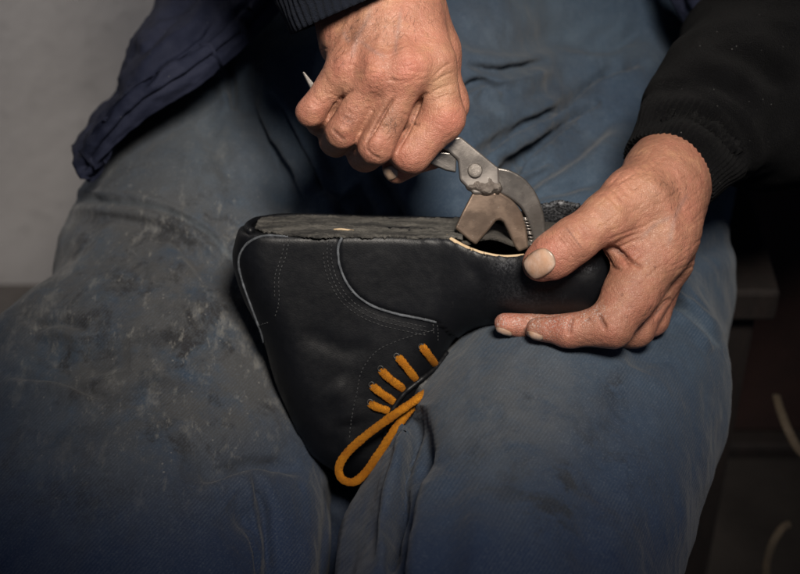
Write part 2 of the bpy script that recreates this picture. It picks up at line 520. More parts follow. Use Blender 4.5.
WOOD = mat_simple('dark_wood', (0.006, 0.0032, 0.0025), (0.012, 0.0065, 0.005), 18, 0.8, bump=0.3, stretch=(6, 6, 1))
WALLM = mat_simple('grey_plaster', (0.36, 0.34, 0.33), (0.42, 0.40, 0.39), 3, 0.95, bump=0.15, bd=0.004)
FLOORM = mat_simple('dark_floor', (0.012, 0.009, 0.0075), (0.022, 0.017, 0.014), 6, 0.8, bump=0.2)
SCRAP = mat_simple('tan_leather_scrap', (0.06, 0.045, 0.03), (0.09, 0.066, 0.042), 40, 0.85)
REDCLOTH = mat_simple('red_brown_board', (0.020, 0.008, 0.0065), (0.030, 0.012, 0.009), 20, 0.8)

# ================================================================== setting
def quad_obj(name, pts, mat):
    o = link(name, np.array(pts, float), [[0, 1, 2, 3]], mat, None, frame=False, smoothf=False)
    o['kind'] = 'structure'; return o
WALL_Y = 0.66
def box_vf(lo, hi):
    x0, y0, z0 = lo; x1, y1, z1 = hi
    V = np.array([[x0, y0, z0], [x1, y0, z0], [x1, y1, z0], [x0, y1, z0], [x0, y0, z1], [x1, y0, z1], [x1, y1, z1], [x0, y1, z1]], float)
    F = [[0, 3, 2, 1], [4, 5, 6, 7], [0, 1, 5, 4], [1, 2, 6, 5], [2, 3, 7, 6], [3, 0, 4, 7]]
    return V, F
quad_obj('floor', [(-3, -3, 0), (3, -3, 0), (3, WALL_Y, 0), (-3, WALL_Y, 0)], FLOORM)
wv, wf = box_vf((-3, WALL_Y, -0.02), (3, WALL_Y + 0.12, 2.6))
w_ = link('wall', wv, wf, WALLM, None, frame=False, smoothf=False)
w_['kind'] = 'structure'

# ================================================================== person
person = root('person', 'seated person in stained blue work trousers gripping pliers and the toe of a boot', 'person', None, world=(0.02, 0.12, 0.40))

# ---------- trousers
def Sx(px, py, w, r):          # axis point of a limb whose upper surface passes through (px,py,w)
    q = P(px, py, w) + np.array([0, -0.55, -0.83]) * r
    return q
tf = Field((-0.36, -0.42, -0.50), (0.36, 0.36, 0.36), 0.0032)
def limb(pts, k=0.03):
    for a, b in zip(pts[:-1], pts[1:]):
        tf.cone(Sx(*a), Sx(*b), a[3], b[3], k)
limb([(300, -30, -0.25, .100), (246, 60, -0.185, .098), (186, 190, -0.085, .098), (172, 330, 0.000, .094), (152, 460, 0.070, .092), (138, 600, 0.140, .090)])
limb([(585, -20, -0.26, .105), (610, 90, -0.18, .100), (606, 220, -0.075, .094), (590, 320, 0.022, .090), (560, 400, 0.088, .087), (530, 480, 0.135, .086), (508, 600, 0.205, .085)])
tf.cone(P(404, 515, 0.030), P(354, 625, 0.075), .022, .036, .03)
tf.cone(P(62, 370, -0.06), P(40, 560, 0.03), 0.05, 0.06, 0.05)        # loose cloth outside the knee
tf.cone(P(338, 470, -0.090), P(326, 640, -0.060), .030, .036, .015)
for q in range(12):
    dw = 0.004 + 0.012 * q
    tf.cone(P(334, 484, dw), P(316, 660, dw + .04), .0045, .0075, .006, sub=True)       # the gap between the legs
# shins under the knees
for (kx, ky, kw), fx in (((138, 600, .14), -0.15), ((520, 600, .215), 0.09)):
    a = Sx(kx, ky, kw, .084); aw = to_world(a); bw = aw + np.array([0, 0.02, -0.34]);
    tf.cone(a, to_frame(bw), .082, .075, .03)
tf.cone(P(330, -20, -0.33), P(600, -20, -0.33), .11, .11, .04)         # seat
tf.cone(P(440, -40, -0.245), P(462, 120, -0.180), .070, .060, .05)      # cloth over the lap
tf.cone(P(300, 30, -0.235), P(330, 140, -0.170), .055, .055, .05); tf.cone(P(330, 140, -0.170), P(345, 240, -0.120), .055, .045, .05)
tf.cone(P(385, 20, -0.245), P(400, 130, -0.175), .060, .058, .05); tf.cone(P(400, 130, -0.175), P(405, 240, -0.120), .058, .045, .05)
tf.cone(P(462, 120, -0.180), P(470, 230, -0.120), .060, .045, .05)
TV, TF = tf.mesh(); del tf
TV = smooth(TV, TF, 4)
TN = normals(TV, TF)
TV += TN * (0.008 * fbm(TV * 9, 2) + 0.0035 * fbm(TV * np.array([24, 24, 20]), 3))[:, None]
TV, TF = subdivide(TV, TF)
TN = normals(TV, TF)
def folds(lst):
    global TN
    for a in lst: stroke(TV, TN, a[0], **{**a[1], 'depth': a[1]['depth'] * (1.35 if a[1]['width'] > 8 else 1.6)})
    TN = normals(TV, TF)
def fo(pts, depth, width, mode='fold', **k): return (pts, dict(depth=depth, width=width, mode=mode, **k))
# broad folds first
folds([
    fo([(455, 90), (520, 75), (600, 50)], .008, 16, 'groove'),
    fo([(470, 130), (530, 110), (590, 70), (650, 30)], .010, 14, 'groove'),
    fo([(500, 170), (560, 130), (600, 100)], .012, 12, 'groove'),
    fo([(450, 30), (530, 40), (620, 10)], .007, 14, 'groove'),
    fo([(480, 150), (540, 122), (610, 80)], .006, 9), fo([(500, 195), (560, 160), (620, 110)], .006, 10), fo([(465, 110), (510, 100), (560, 85)], .004, 9), fo([(560, 40), (610, 45), (650, 20)], .004, 9), fo([(280, 60), (310, 120), (345, 190)], .005, 9), fo([(200, 120), (225, 160), (235, 200)], .003, 10), fo([(640, 250), (680, 260), (735, 240)], .003, 9),
    fo([(230, 70), (262, 130), (300, 230)], .012, 16, 'groove'),
    fo([(350, 190), (375, 220), (395, 260)], .01, 14, 'groove'),
    fo([(60, 215), (130, 222), (200, 250), (250, 300)], .006, 16, 'groove'),
    fo([(180, 470), (250, 455), (310, 470)], .008, 18, 'groove'),
    fo([(415, 405), (412, 450), (400, 520), (385, 600)], .016, 14, 'groove'),
    fo([(445, 470), (425, 520), (415, 600)], .006, 16, 'ridge'),
    fo([(700, 300), (660, 330), (640, 370)], .006, 20, 'groove'),
    fo([(640, 380), (600, 470), (590, 590)], .004, 26, 'groove'),
    fo([(470, 480), (480, 540), (470, 600)], .003, 18, 'ridge'),
    fo([(20, 330), (70, 355), (130, 350)], .008, 18, 'groove'),
    fo([(230, 500), (265, 530), (280, 600)], .008, 16, 'groove'),
])
# sharp folds and seams
folds([
    fo([(266, 92), (285, 128), (305, 160), (322, 195)], .007, 4.5),
    fo([(224, 58), (230, 80), (236, 110)], .005, 4),
    fo([(468, 62), (500, 72), (550, 60)], .005, 5),
    fo([(470, 158), (510, 135), (560, 108), (600, 78), (640, 60)], .0075, 5),
    fo([(505, 168), (540, 148), (570, 118), (600, 98)], .0075, 5),
    fo([(470, 178), (510, 172), (550, 158)], .0075, 5),
    fo([(462, 92), (480, 82), (505, 88)], .005, 4),
    fo([(66, 200), (110, 203), (160, 210), (205, 232), (245, 275)], .0022, 4),
    fo([(70, 190), (130, 196), (170, 206), (212, 230)], .0012, 3, 'ridge'),
    fo([(668, 300), (690, 316), (718, 346)], .004, 4),
    fo([(652, 282), (690, 306), (724, 338)], .0025, 5, 'ridge'),
    fo([(416, 418), (414, 445), (402, 500), (390, 574)], .008, 5),
    fo([(200, 480), (250, 465), (300, 470)], .004, 6),
    fo([(255, 470), (265, 520), (270, 580)], .004, 6),
    fo([(120, 450), (125, 520), (110, 590)], .002, 12),
    fo([(0, 372), (60, 378), (110, 400)], .003, 6),
    fo([(30, 330), (60, 322), (90, 330)], .003, 5),
    fo([(510, 200), (560, 190), (600, 180)], .003, 6),
    fo([(100, 215), (170, 235), (215, 290)], .002, 6),
    fo([(300, 170), (340, 200), (350, 240)], .004, 6),
    fo([(372, 165), (395, 200), (410, 240)], .006, 6),
])
# small puckers all over
TV += TN * (0.0018 * fbm(TV * np.array([80, 52, 52]), 3))[:, None]
xy = proj(TV)
def blob(cx, cy, rx, ry, rot=0.0):
    c, s = math.cos(rot), math.sin(rot); x = xy[:, 0] - cx; y = xy[:, 1] - cy
    return np.exp(-(((x * c + y * s) / rx) ** 2 + ((-x * s + y * c) / ry) ** 2))
grime = np.clip(1.7 * blob(150, 315, 125, 115) + 0.9 * blob(240, 340, 60, 100) + 0.8 * blob(60, 270, 60, 60) + 0.4 * blob(160, 170, 90, 60) + .3 * blob(110, 470, 120, 60) + .35 * blob(500, 400, 90, 50), 0, 1)
dusty = np.clip(1.0 * blob(500, 400, 110, 80) + 0.7 * blob(370, 520, 40, 60) + 0.6 * blob(190, 140, 110, 70) + 0.25 * blob(520, 60, 100, 80), 0, 1)
stain = np.clip(.9 * blob(600, 480, 60, 70) + .8 * blob(470, 470, 50, 40) + .6 * blob(60, 480, 70, 70) + .5 * blob(560, 130, 80, 60) + blob(530, 395, 22, 12) + blob(615, 385, 12, 14) + blob(545, 500, 30, 40) + blob(130, 265, 20, 20) + .7 * blob(150, 360, 60, 60), 0, 1)
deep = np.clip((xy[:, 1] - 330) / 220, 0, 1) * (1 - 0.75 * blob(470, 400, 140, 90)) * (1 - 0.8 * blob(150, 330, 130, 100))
fade = np.clip(0.4 * blob(205, 130, 60, 60) + .3 * blob(500, 40, 70, 50), 0, 1)
for ln in ([(668, 300), (690, 316), (718, 346)], [(66, 198), (110, 201), (160, 208), (205, 230), (245, 273)], [(100, 180), (112, 165), (124, 150)]):
    d, s, t = polydist(xy, catmull(ln, 6)); fade = np.maximum(fade, 0.75 * np.exp(-(d / 2.2) ** 2))
TREE_T = bvh(TV, TF)
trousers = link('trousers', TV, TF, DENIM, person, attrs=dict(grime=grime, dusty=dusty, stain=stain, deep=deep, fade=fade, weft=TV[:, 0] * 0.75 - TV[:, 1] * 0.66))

# ---------- hands and arms (one body)
def hand_mesh(kind):
    creases = []
    if kind == 'r':
        f = Field(P(262, 196, 0.0) - 0.012, (0.075, 0.245, 0.155), 0.0008)
        K = 0.007
        mcp = dict(i=(434, 62, .094, 20), m=(409, 68, .102, 20), r=(379, 70, .101, 19.5), p=(347, 66, .090, 18.5))
        wr = dict(i=(402, -25, .070, 34), m=(385, -28, .075, 34), r=(365, -28, .075, 33), p=(348, -22, .068, 32))
        for q in 'imrp': f.chain([wr[q], mcp[q]], 0.012)
        f.chain([(345, -22, .055, 36), (350, 40, .065, 32)], .012); f.chain([(395, -22, .055, 36), (418, 48, .065, 30)], .012)
        # thumb side
        f.chain([(410, -10, .060, 30), (436, 52, .066, 21), (446, 104, .056, 19), (432, 150, .052, 17)], .010)
        f.chain([(428, 152, .050, 16), (397, 169, .064, 14.5)], .006)
        fing = dict(
            p=[mcp['p'], (311, 112, .083, 14.5), (321, 122, .050, 14), (350, 112, .040, 12)],
            r=[mcp['r'], (342, 132, .089, 16), (336, 140, .050, 16), (366, 130, .040, 13)],
            m=[mcp['m'], (376, 147, .094, 17.2), (365, 154, .055, 17), (394, 145, .040, 14)])
        for q in fing: f.chain(fing[q], .0032)
        f.chain([mcp['i'], (443, 116, .086, 21.5)], .007)
        g = Field(f.lo, f.lo + (np.array(f.n) - 1) * f.h, f.h)
        f.chain([(441, 120, .086, 22), (411, 153, .083, 19.5), (401, 150, .062, 15)], .005)
        f.chain([(346, 82, .082, 17), (331, 108, .074, 15)], .006); f.chain([(376, 90, .084, 17), (360, 122, .078, 15)], .006); f.chain([(404, 88, .080, 18), (420, 122, .072, 18)], .006); f.chain([(355, 85, .070, 20), (400, 95, .070, 20)], .006)
        # knuckle heads and tendons
        for q, rr in (('p', 13), ('r', 14), ('m', 15)):
            a = mcp[q]; f.cone(P(a[0], a[1] - 3, a[2] + .0055), P(a[0] - 2, a[1] + 6, a[2] + .005), Rm(rr, a[2]), Rm(rr, a[2]), .010)
        # forearm
        f.chain([(375, -25, .068, 42), (355, -80, .055, 46)], .015)
        V, F = f.mesh()
    else:
        f = Field(P(478, 366, 0.10) - np.array([.01, .01, .12]), (0.225, 0.125, 0.145), 0.0008)
        # wrist and palm
        f.chain([(706, 120, .005, 42), (672, 168, .025, 37)], .015)
        f.chain([(672, 172, .032, 33), (666, 236, .056, 31)], .018)
        f.chain([(660, 178, .045, 32), (646, 222, .066, 30)], .018)
        f.chain([(674, 184, .015, 33), (664, 250, .020, 29)], .015)
        mcp = dict(i=(657, 252, .066, 27.5), m=(667, 262, .042, 24), r=(671, 256, .018, 22), p=(672, 246, -.005, 20))
        f.chain([(668, 200, .050, 30), mcp['i']], .015)
        f.chain([(670, 200, .03, 28), mcp['m']], .012)
        fing = dict(
            i=[mcp['i'], (611, 325, .084, 22.5), (569, 331, .080, 16), (537, 329, .072, 11.5)],
            m=[mcp['m'], (634, 326, .052, 21), (570, 331, .054, 16), (505, 324, .056, 11)],
            r=[mcp['r'], (650, 318, .030, 18), (600, 331, .038, 14), (548, 330, .045, 11)],
            p=[mcp['p'], (658, 300, .002, 16), (615, 325, .006, 13), (575, 328, .012, 11)])
        for q in 'imrp': f.chain(fing[q], .0045)
        f.chain([(655, 240, .068, 29), (632, 292, .080, 25)], .010)
        # thumb
        f.chain([(660, 180, .048, 34), (634, 200, .071, 29), (607, 217, .085, 23.5)], .012)
        f.chain([(607, 217, .085, 23.5), (573, 241, .091, 21.2), (553, 256, .089, 20.5), (540, 264, .085, 17.5)], .008)
        # web between thumb and forefinger
        f.chain([(622, 232, .072, 20), (640, 255, .072, 18)], .010)
        f.chain([(613, 250, .074, 6), (634, 268, .076, 8)], .007)
        V, F = f.mesh()
    V = smooth(V, F, 3)
    N = normals(V, F)
    return V, F, N

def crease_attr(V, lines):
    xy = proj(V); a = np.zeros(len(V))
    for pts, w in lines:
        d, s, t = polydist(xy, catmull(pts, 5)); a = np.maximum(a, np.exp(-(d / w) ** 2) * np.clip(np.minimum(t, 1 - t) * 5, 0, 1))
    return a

def spots(V, lst):
    xy = proj(V); a = np.zeros(len(V))
    for (cx, cy, r, s) in lst:
        a = np.maximum(a, s * np.exp(-(((xy[:, 0] - cx) / r) ** 2 + ((xy[:, 1] - cy) / r) ** 2)))
    return np.clip(a, 0, 1)

# right hand
V, F, N = hand_mesh('r')
lines = []
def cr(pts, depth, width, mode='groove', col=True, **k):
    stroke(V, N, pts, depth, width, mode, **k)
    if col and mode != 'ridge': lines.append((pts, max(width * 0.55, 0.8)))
# between-finger clefts
cr([(354, 89), (343, 96), (335, 107), (327, 121)], .0020, 1.6)
cr([(396, 96), (386, 109), (376, 126), (365, 146)], .0026, 1.8)
cr([(428, 92), (420, 101), (410, 125), (396, 154)], .0024, 1.8)
# tendons and hollows on the back of the hand
cr([(366, 0), (360, 30), (346, 58)], .0006, 5, 'ridge', False)
cr([(385, 0), (383, 30), (374, 60)], .0007, 5, 'ridge', False)
cr([(398, 0), (402, 30), (404, 58)], .0007, 5, 'ridge', False)
cr([(357, 50), (360, 68), (352, 84)], .0007, 6, col=False)
cr([(388, 40), (390, 66), (384, 84)], .0007, 6, col=False)
cr([(412, 30), (418, 60), (416, 90)], .0007, 6, col=False)
cr([(352, 4), (346, 24), (340, 44)], .0004, 3, 'ridge', False)
cr([(372, 14), (366, 30), (356, 40), (350, 56)], .0005, 2.8, 'ridge', False)
cr([(340, 46), (333, 58), (334, 76), (344, 86)], .0004, 3.0, col=False)
# knuckle skin lines
rs = random.Random(3)
for (cx, cy, ax, ay, n, L) in ((346, 120, -.5, .86, 6, 12), (379, 132, -.35, .93, 6, 13), (314, 104, -.5, .86, 5, 10), (440, 98, .2, .97, 5, 9),
                               (346, 63, -.3, .95, 5, 10), (374, 74, -.2, .97, 4, 11), (406, 72, 0, 1, 4, 12)):
    for i in range(n):
        o = (i - n / 2) * 3.0 + rs.uniform(-.6, .6); l = L * rs.uniform(.6, 1)
        mx, my = cx + ax * o, cy + ay * o; tx, ty = -ay, ax
        cr([(mx - tx * l * .6 , my - ty * l * .6), (mx + ax * rs.uniform(-1, 2), my + ay * rs.uniform(-1, 2)), (mx + tx * l * .6, my + ty * l * .6)], .00045 * rs.uniform(.6, 1.2), 0.9, col=False)
for (cx, cy, r, a) in ((342, 128, 8, .0016), (376, 142, 9, .0017), (311, 108, 8, .0014), (446, 112, 10, .0012), (345, 62, 9, .0010), (377, 72, 10, .0011), (409, 70, 11, .0013)):
    x_ = proj(V); V += N * (a * np.exp(-(((x_[:, 0] - cx) / r) ** 2 + ((x_[:, 1] - cy) / r) ** 2)) * (N[:, 2] > 0))[:, None]
for pts in ([(330, 92), (338, 98), (345, 97)], [(326, 98), (333, 104), (340, 103)], [(368, 108), (376, 113), (384, 113)], [(400, 112), (408, 116), (413, 116)]):
    cr(pts, .0004, 1.1, col=False)
# index side creases
for pts in ([(428, 96), (440, 88), (456, 84)], [(430, 104), (442, 97), (458, 94)], [(432, 84), (444, 76), (455, 72)], [(434, 76), (445, 66), (453, 63)], [(434, 112), (446, 107), (458, 106)]):
    cr(pts, .0006, 1.1, col=False)
cr([(331, 128), (337, 134), (346, 142)], .0009, 1.3)         # ring finger lower joint
cr([(366, 148), (372, 155), (382, 160)], .0008, 1.3)
cr([(411, 120), (416, 125), (420, 124)], .001, 1.6)
for i in range(60):                                             # fine lines across the back
    x = rs.uniform(325, 425); y = rs.uniform(15, 85); a = rs.uniform(-.6, .3); l = rs.uniform(8, 18)
    cr([(x - l, y - a * l), (x, y + rs.uniform(-2, 2)), (x + l, y + a * l)], .00025, 0.9, col=False)
N = normals(V, F)
V += N * (0.00030 * fbm(V * 260, 3) + 0.0006 * fbm(V * 70, 2))[:, None]
red = spots(V, [(344, 66, 14, .6), (376, 76, 14, .9), (408, 70, 15, 1), (346, 126, 14, .5), (379, 140, 14, .6), (448, 120, 16, .9), (316, 112, 14, .5), (404, 158, 16, .7), (408, 28, 18, .3)])
pale = spots(V, [(440, 84, 16, .9), (342, 90, 12, .4), (384, 20, 22, .3), (415, 125, 10, .3), (330, 90, 12, .3), (318, 60, 12, .5)])
dirt = spots(V, [(348, 121, 8, .7), (391, 125, 7, 1.0), (340, 138, 6, .6), (372, 22, 18, .3), (352, 32, 10, .35)])
R_ = dict(V=V, F=F, at=dict(vein=crease_attr(V, [([(372, 4), (366, 22), (357, 38), (352, 60)], 2.6), ([(357, 38), (372, 50), (388, 58)], 2.2), ([(402, 4), (398, 30), (394, 60)], 2.2), ([(342, 30), (350, 44)], 2.0)]), red=red, pale=pale, dirt=dirt, dust=np.zeros(len(V)), crease=crease_attr(V, lines)))

# left hand
V, F, N = hand_mesh('l'); lines = []
cr([(606, 246), (618, 252), (632, 262), (644, 268)], .0022, 2.4)
cr([(614, 246), (624, 256), (630, 268)], .0010, 2.0)
cr([(622, 270), (612, 266), (604, 252)], .0012, 2.0)
cr([(598, 314), (602, 322), (606, 330)], .0022, 2.2)           # forefinger folds on the palm side
cr([(572, 316), (570, 325), (569, 336)], .0020, 1.8)
cr([(590, 318), (584, 322)], .0008, 2)
cr([(672, 298), (664, 304), (652, 318)], .0018, 2.2, col=True)
# thumb joint lines
for i in range(7):
    x, y = 572 + i * 3.4 - 8, 240 - i * 2.6 + 6
    cr([(x - 10, y - 13), (x + rs.uniform(-1.5, 2.5), y), (x + 9, y + 13)], .0005 * rs.uniform(.6, 1.3), 1.0, col=(i == 3))
# wrist-side folds at the base of the thumb
for i in range(9):
    x, y = 598 + i * 5.2, 200 - i * 5.5
    cr([(x - 2, y - 4), (x + 9, y + 5), (x + 16, y + 14)], .0006 * rs.uniform(.5, 1.2), 1.5, col=False)
for i in range(70):
    x = rs.uniform(606, 698); y = rs.uniform(160, 280); a = rs.uniform(.2, 1.1); l = rs.uniform(6, 15)
    cr([(x - l, y + a * l), (x, y + rs.uniform(-2, 2)), (x + l, y - a * l)], .00028, 1.0, col=False)
for i in range(6):
    y = 236 + i * 5
    cr([(608 + i * 3, y + 4), (626 + i * 2, y - 3), (645, y - 10)], .0005, 1.4, col=False)
cr([(640, 172), (668, 200), (676, 250)], .0012, 7, 'ridge', False)
cr([(618, 206), (640, 214), (660, 240)], .0010, 6, col=False)
N = normals(V, F)
V += N * (0.00030 * fbm(V * 260 + 5, 3) + 0.0006 * fbm(V * 70 + 3, 2))[:, None]
xyL = proj(V)
red = spots(V, [(548, 256, 18, .8), (580, 238, 12, .3), (628, 258, 14, .6), (560, 330, 20, .8), (510, 326, 20, .9), (608, 335, 20, .6), (640, 310, 24, .4), (692, 210, 20, .3)])
pale = spots(V, [(640, 190, 26, .4), (600, 215, 18, .3), (660, 230, 20, .3)])
dirt = spots(V, [(640, 245, 20, .25), (660, 190, 18, .25), (690, 300, 16, .3)])
dust = spots(V, [(500, 320, 9, 1), (516, 319, 9, .9), (535, 319, 12, 1), (552, 320, 12, 1), (566, 322, 8, 1), (583, 317, 9, 1), (598, 312, 8, 1), (550, 332, 12, .5)])
L_ = dict(V=V, F=F, at=dict(vein=crease_attr(V, [([(690, 190), (676, 215), (668, 250)], 2.6), ([(676, 215), (655, 225), (640, 240)], 2.2)]), red=red, pale=pale, dirt=dirt, dust=dust, crease=crease_attr(V, lines)))

# upper body that carries the arms (above the picture)
bf = Field((-0.42, 0.08, -0.52), (0.48, 0.72, 0.30), 0.006)
def fw(x, y, z): return to_frame(np.array([x, y, z]))
hipc = fw(0.03, 0.43, 0.60); chest = fw(0.03, 0.36, 0.88)
bf.cone(hipc, chest, .13, .14, .05)
shR = fw(-0.15, 0.33, 0.96); shL = fw(0.21, 0.33, 0.96)
bf.cone(shR, shL, .07, .07, .05)
elR = P(215, -290, -0.02); elL = P(840, -10, -0.14)
bf.cone(shR, elR, .055, .047, .03); bf.cone(elR, P(350, -90, .052), .043, Rm(46, .05), .02)
bf.cone(shL, elL, .055, .047, .03); bf.cone(elL, P(706, 120, .005), .040, Rm(44, .0), .02)
bf.cone(fw(0.03, 0.35, 0.98), fw(0.03, 0.32, 1.05), .055, .05, .03)
BV, BF = bf.mesh(); BV = smooth(BV, BF, 3); del bf
z = np.zeros(len(BV))
VV, FF = [], []; at = {k: [] for k in ('red', 'pale', 'dirt', 'dust', 'crease', 'vein')}; o = 0
for part in (R_, L_, dict(V=BV, F=BF, at={k: z for k in at})):
    VV.append(part['V']); FF.append(part['F'] + o); o += len(part['V'])
    for k in at: at[k].append(part['at'][k])
body = link('body', np.concatenate(VV), np.concatenate(FF), SKIN, person, attrs={k: np.concatenate(v) for k, v in at.items()})
TREE_R = bvh(R_['V'], R_['F']); TREE_L = bvh(L_['V'], L_['F'])

def nail(tree, c, ax, la, lb, mat, off=0.0006, lim=0.02, name='nail', tip=1.0, depth=0.0008, n=15):
    """a nail plate bedded on the finger: c centre px, ax direction towards the tip, half sizes in px"""
    ax = np.array(ax, float); ax /= np.linalg.norm(ax); bx = np.array([-ax[1], ax[0]])
    V = []; F = []; lun = []; rim = []; m = n; hc = cast(tree, c[0], c[1], 0.0)
    hc = hc[2] if hc is not None else .06
    for i in range(n):
        for j in range(m):
            s = -1 + 2 * i / (n - 1); t = -1 + 2 * j / (m - 1)
            # square -> rounded rectangle
            ss = s; tt = t * (1 - 0.30 * abs(s) ** 3.0) ; ss = s * (1 - 0.20 * t * t)
            q = c + ax * ss * la + bx * tt * lb
            h = cast(tree, q[0], q[1], 0.0)
            if h is None: h = cast(tree, *(c + (q - c) * 0.8), 0.0)
            if h is None: h = V[-1] if V else P(c[0], c[1], 0.1)
            if name == 'nail' and V and h[2] > hc + lim: h = np.array([h[0], h[1], hc + 0.001])
            h = h + np.array([0, 0, 1]) * (off * (1 - 0.5 * max(abs(s), abs(t)) ** 4))
            V.append(h); lun.append(np.clip(1 - ((s + 1.05) / 0.55) ** 2 - 0.6 * t * t, 0, 1) + np.clip((s - 0.72) * 4, 0, 1)); rim.append(float(max(abs(s) ** 7, abs(t) ** 7)))
    for i in range(n - 1):
        for j in range(m - 1):
            F.append([i * m + j, i * m + j + 1, (i + 1) * m + j + 1, (i + 1) * m + j])
    V = np.array(V)
    # keep the plate evenly curved
    G = V.reshape(n, m, 3)
    for _ in range(4):
        G[1:-1, 1:-1] = 0.5 * G[1:-1, 1:-1] + 0.125 * (G[2:, 1:-1] + G[:-2, 1:-1] + G[1:-1, 2:] + G[1:-1, :-2])
    nf = np.cross(V[F[0][1]] - V[F[0][0]], V[F[0][3]] - V[F[0][0]])
    if nf[2] < 0: F = [q[::-1] for q in F]
    o = link(name, G.reshape(-1, 3), F, mat, body, attrs=dict(lunula=lun, rim=rim))
    mods(o, solid=depth, offset=-0.2); return o
nail(TREE_L, np.array([539.5, 263.5]), (-.82, .57), 16.5, 13.2, NAIL)
nail(TREE_L, np.array([534.5, 335.5]), (-.95, -.35), 9, 3.2, NAIL)
nail(TREE_L, np.array([503.5, 331.5]), (-.95, -.35), 9, 3.0, NAIL)
nail(TREE_R, np.array([389.5, 173]), (-.93, .30), 9, 7, PALE_NAIL, off=0.0006, lim=0.003)

def hairs(tree, n, region, direction, seed):
    r = random.Random(seed); parts = []
    for _ in range(n):
        cx, cy, rx, ry = r.choice(region); x = r.gauss(cx, rx); y = r.gauss(cy, ry)
        a = cast(tree, x, y, 0.0)
        if a is None: continue
        ang = direction + r.uniform(-.5, .5); L = r.uniform(4, 9); bend = r.uniform(-.5, .5)
        b = cast(tree, x + math.cos(ang) * L * .5, y + math.sin(ang) * L * .5, 0.0010); c = cast(tree, x + math.cos(ang + bend) * L, y + math.sin(ang + bend) * L, 0.0014)
        if b is None or c is None or abs(c[2] - a[2]) > .01: continue
        parts.append(tube(catmull([a, b, c], 3), np.linspace(.000065, .00003, 7), 3))
    return join(parts)
HAIR = mat_simple('dark_hair', (0.07, 0.04, 0.028), (0.10, 0.06, 0.04), 50, 0.5)
hv, hf = hairs(TREE_R, 130, [(360, 18, 16, 10), (378, 30, 18, 14), (348, 40, 10, 14), (408, 22, 14, 12), (391, 122, 6, 5)], 1.9, 5)
ho = link('hand_hair', hv, hf, HAIR, body); ho['kind'] = 'stuff'
hv, hf = hairs(TREE_L, 60, [(680, 200, 12, 20), (660, 190, 16, 14), (685, 240, 8, 20), (655, 310, 10, 8)], 2.2, 6)
ho = link('hand_hair', hv, hf, HAIR, body); ho['kind'] = 'stuff'

# ---------- sleeves
def sleeve(name, pts, mat, folds, thick=0.004, n=216, ring_tilt=None, seed=0):
    c = catmull([list(P(p[0], p[1], p[2])) + [Rm(p[3], p[2])] for p in pts], 14)
    c = resample(c, 0.0035); path = c[:, :3]; rad = c[:, 3]; m = len(path)
    tg = np.gradient(path, axis=0); tg /= np.linalg.norm(tg, axis=1, keepdims=True)
    up = np.array([0, 0, 1.0]); V = []
    L = np.concatenate([[0], np.cumsum(np.linalg.norm(np.diff(path, axis=0), axis=1))])
    for i in range(m):
        a = np.cross(up, tg[i]); a /= np.linalg.norm(a); b = np.cross(tg[i], a)
        for k in range(n):
            th = 2 * math.pi * k / n
            V.append(path[i] + rad[i] * (a * math.cos(th) + b * math.sin(th)))
    V = np.array(V); F = []
    for i in range(m - 1):
        for k in range(n):
            F.append([i * n + k, (i + 1) * n + k, (i + 1) * n + (k + 1) % n, i * n + (k + 1) % n])
    F = np.array(F)
    N = normals(V, F)
    if (N[0] @ (V[0] - path[0])) < 0: F = F[:, ::-1]; N = -N
    s = np.repeat(L, n)
    amp = np.clip(s / 0.02, 0.1, 1)
    V = V + N * (amp * (0.010 * fbm(V * 16 + seed, 3) + 0.004 * fbm(V * 42 + seed, 2)))[:, None]
    th_ = np.tile(np.arange(n) * 2 * math.pi / n, m)
    cuff = np.clip((0.034 - s) / 0.004, 0, 1)
    V = V + N * (cuff * (0.0006 * np.sin(th_ * 54)) - 0.0022 * np.exp(-((s - 0.036) / 0.0022) ** 2) + 0.0012 * np.exp(-((s - 0.042) / 0.003) ** 2))[:, None]
    N = normals(V, F)
    for q in folds: stroke(V, N, *q[0:1], **q[1])
    V += N * (0.0005 * fbm(V * 90, 2))[:, None]
    o = link(name, V, F, mat, person); mods(o, solid=thick, offset=-1)
    return o
sleeve('sleeve', [(362, 4, .072, 77), (346, -34, .074, 80), (310, -120, .060, 82), (215, -290, -.01, 100), (230, -460, -.10, 120)], CUFFM,
       [fo([(300, 10), (330, -5), (365, -22)], .0015, 3, 'groove')])
sleeve('sleeve', [(668, 174, .026, 50), (690, 146, .012, 58), (724, 110, -.010, 77), (770, 86, -.055, 108), (850, 10, -.14, 130), (830, -170, -.20, 130)], KNIT,
       [fo([(648, 122), (680, 112), (720, 130), (750, 170)], .003, 8, ridge=.3), fo([(660, 90), (700, 80), (750, 100)], .004, 11, ridge=.3), fo([(700, 40), (740, 50), (790, 90)], .006, 14, ridge=.3)], seed=4)

sf_ = Field((-0.30, 0.08, -0.62), (0.36, 0.72, 0.20), 0.007)
sf_.cone(hipc, chest, .145, .155, .05); sf_.cone(shR, shL, .085, .085, .05); sf_.cone(shL, shL * .6 + elL * .4, .078, .07, .03); sf_.cone(shR, shR * .6 + elR * .4, .078, .07, .03)
SV, SF = sf_.mesh(); SV = smooth(SV, SF, 3); SN = normals(SV, SF); SV += SN * (0.008 * fbm(SV * 14, 3))[:, None]
link('sweater', SV, SF, KNIT, person)

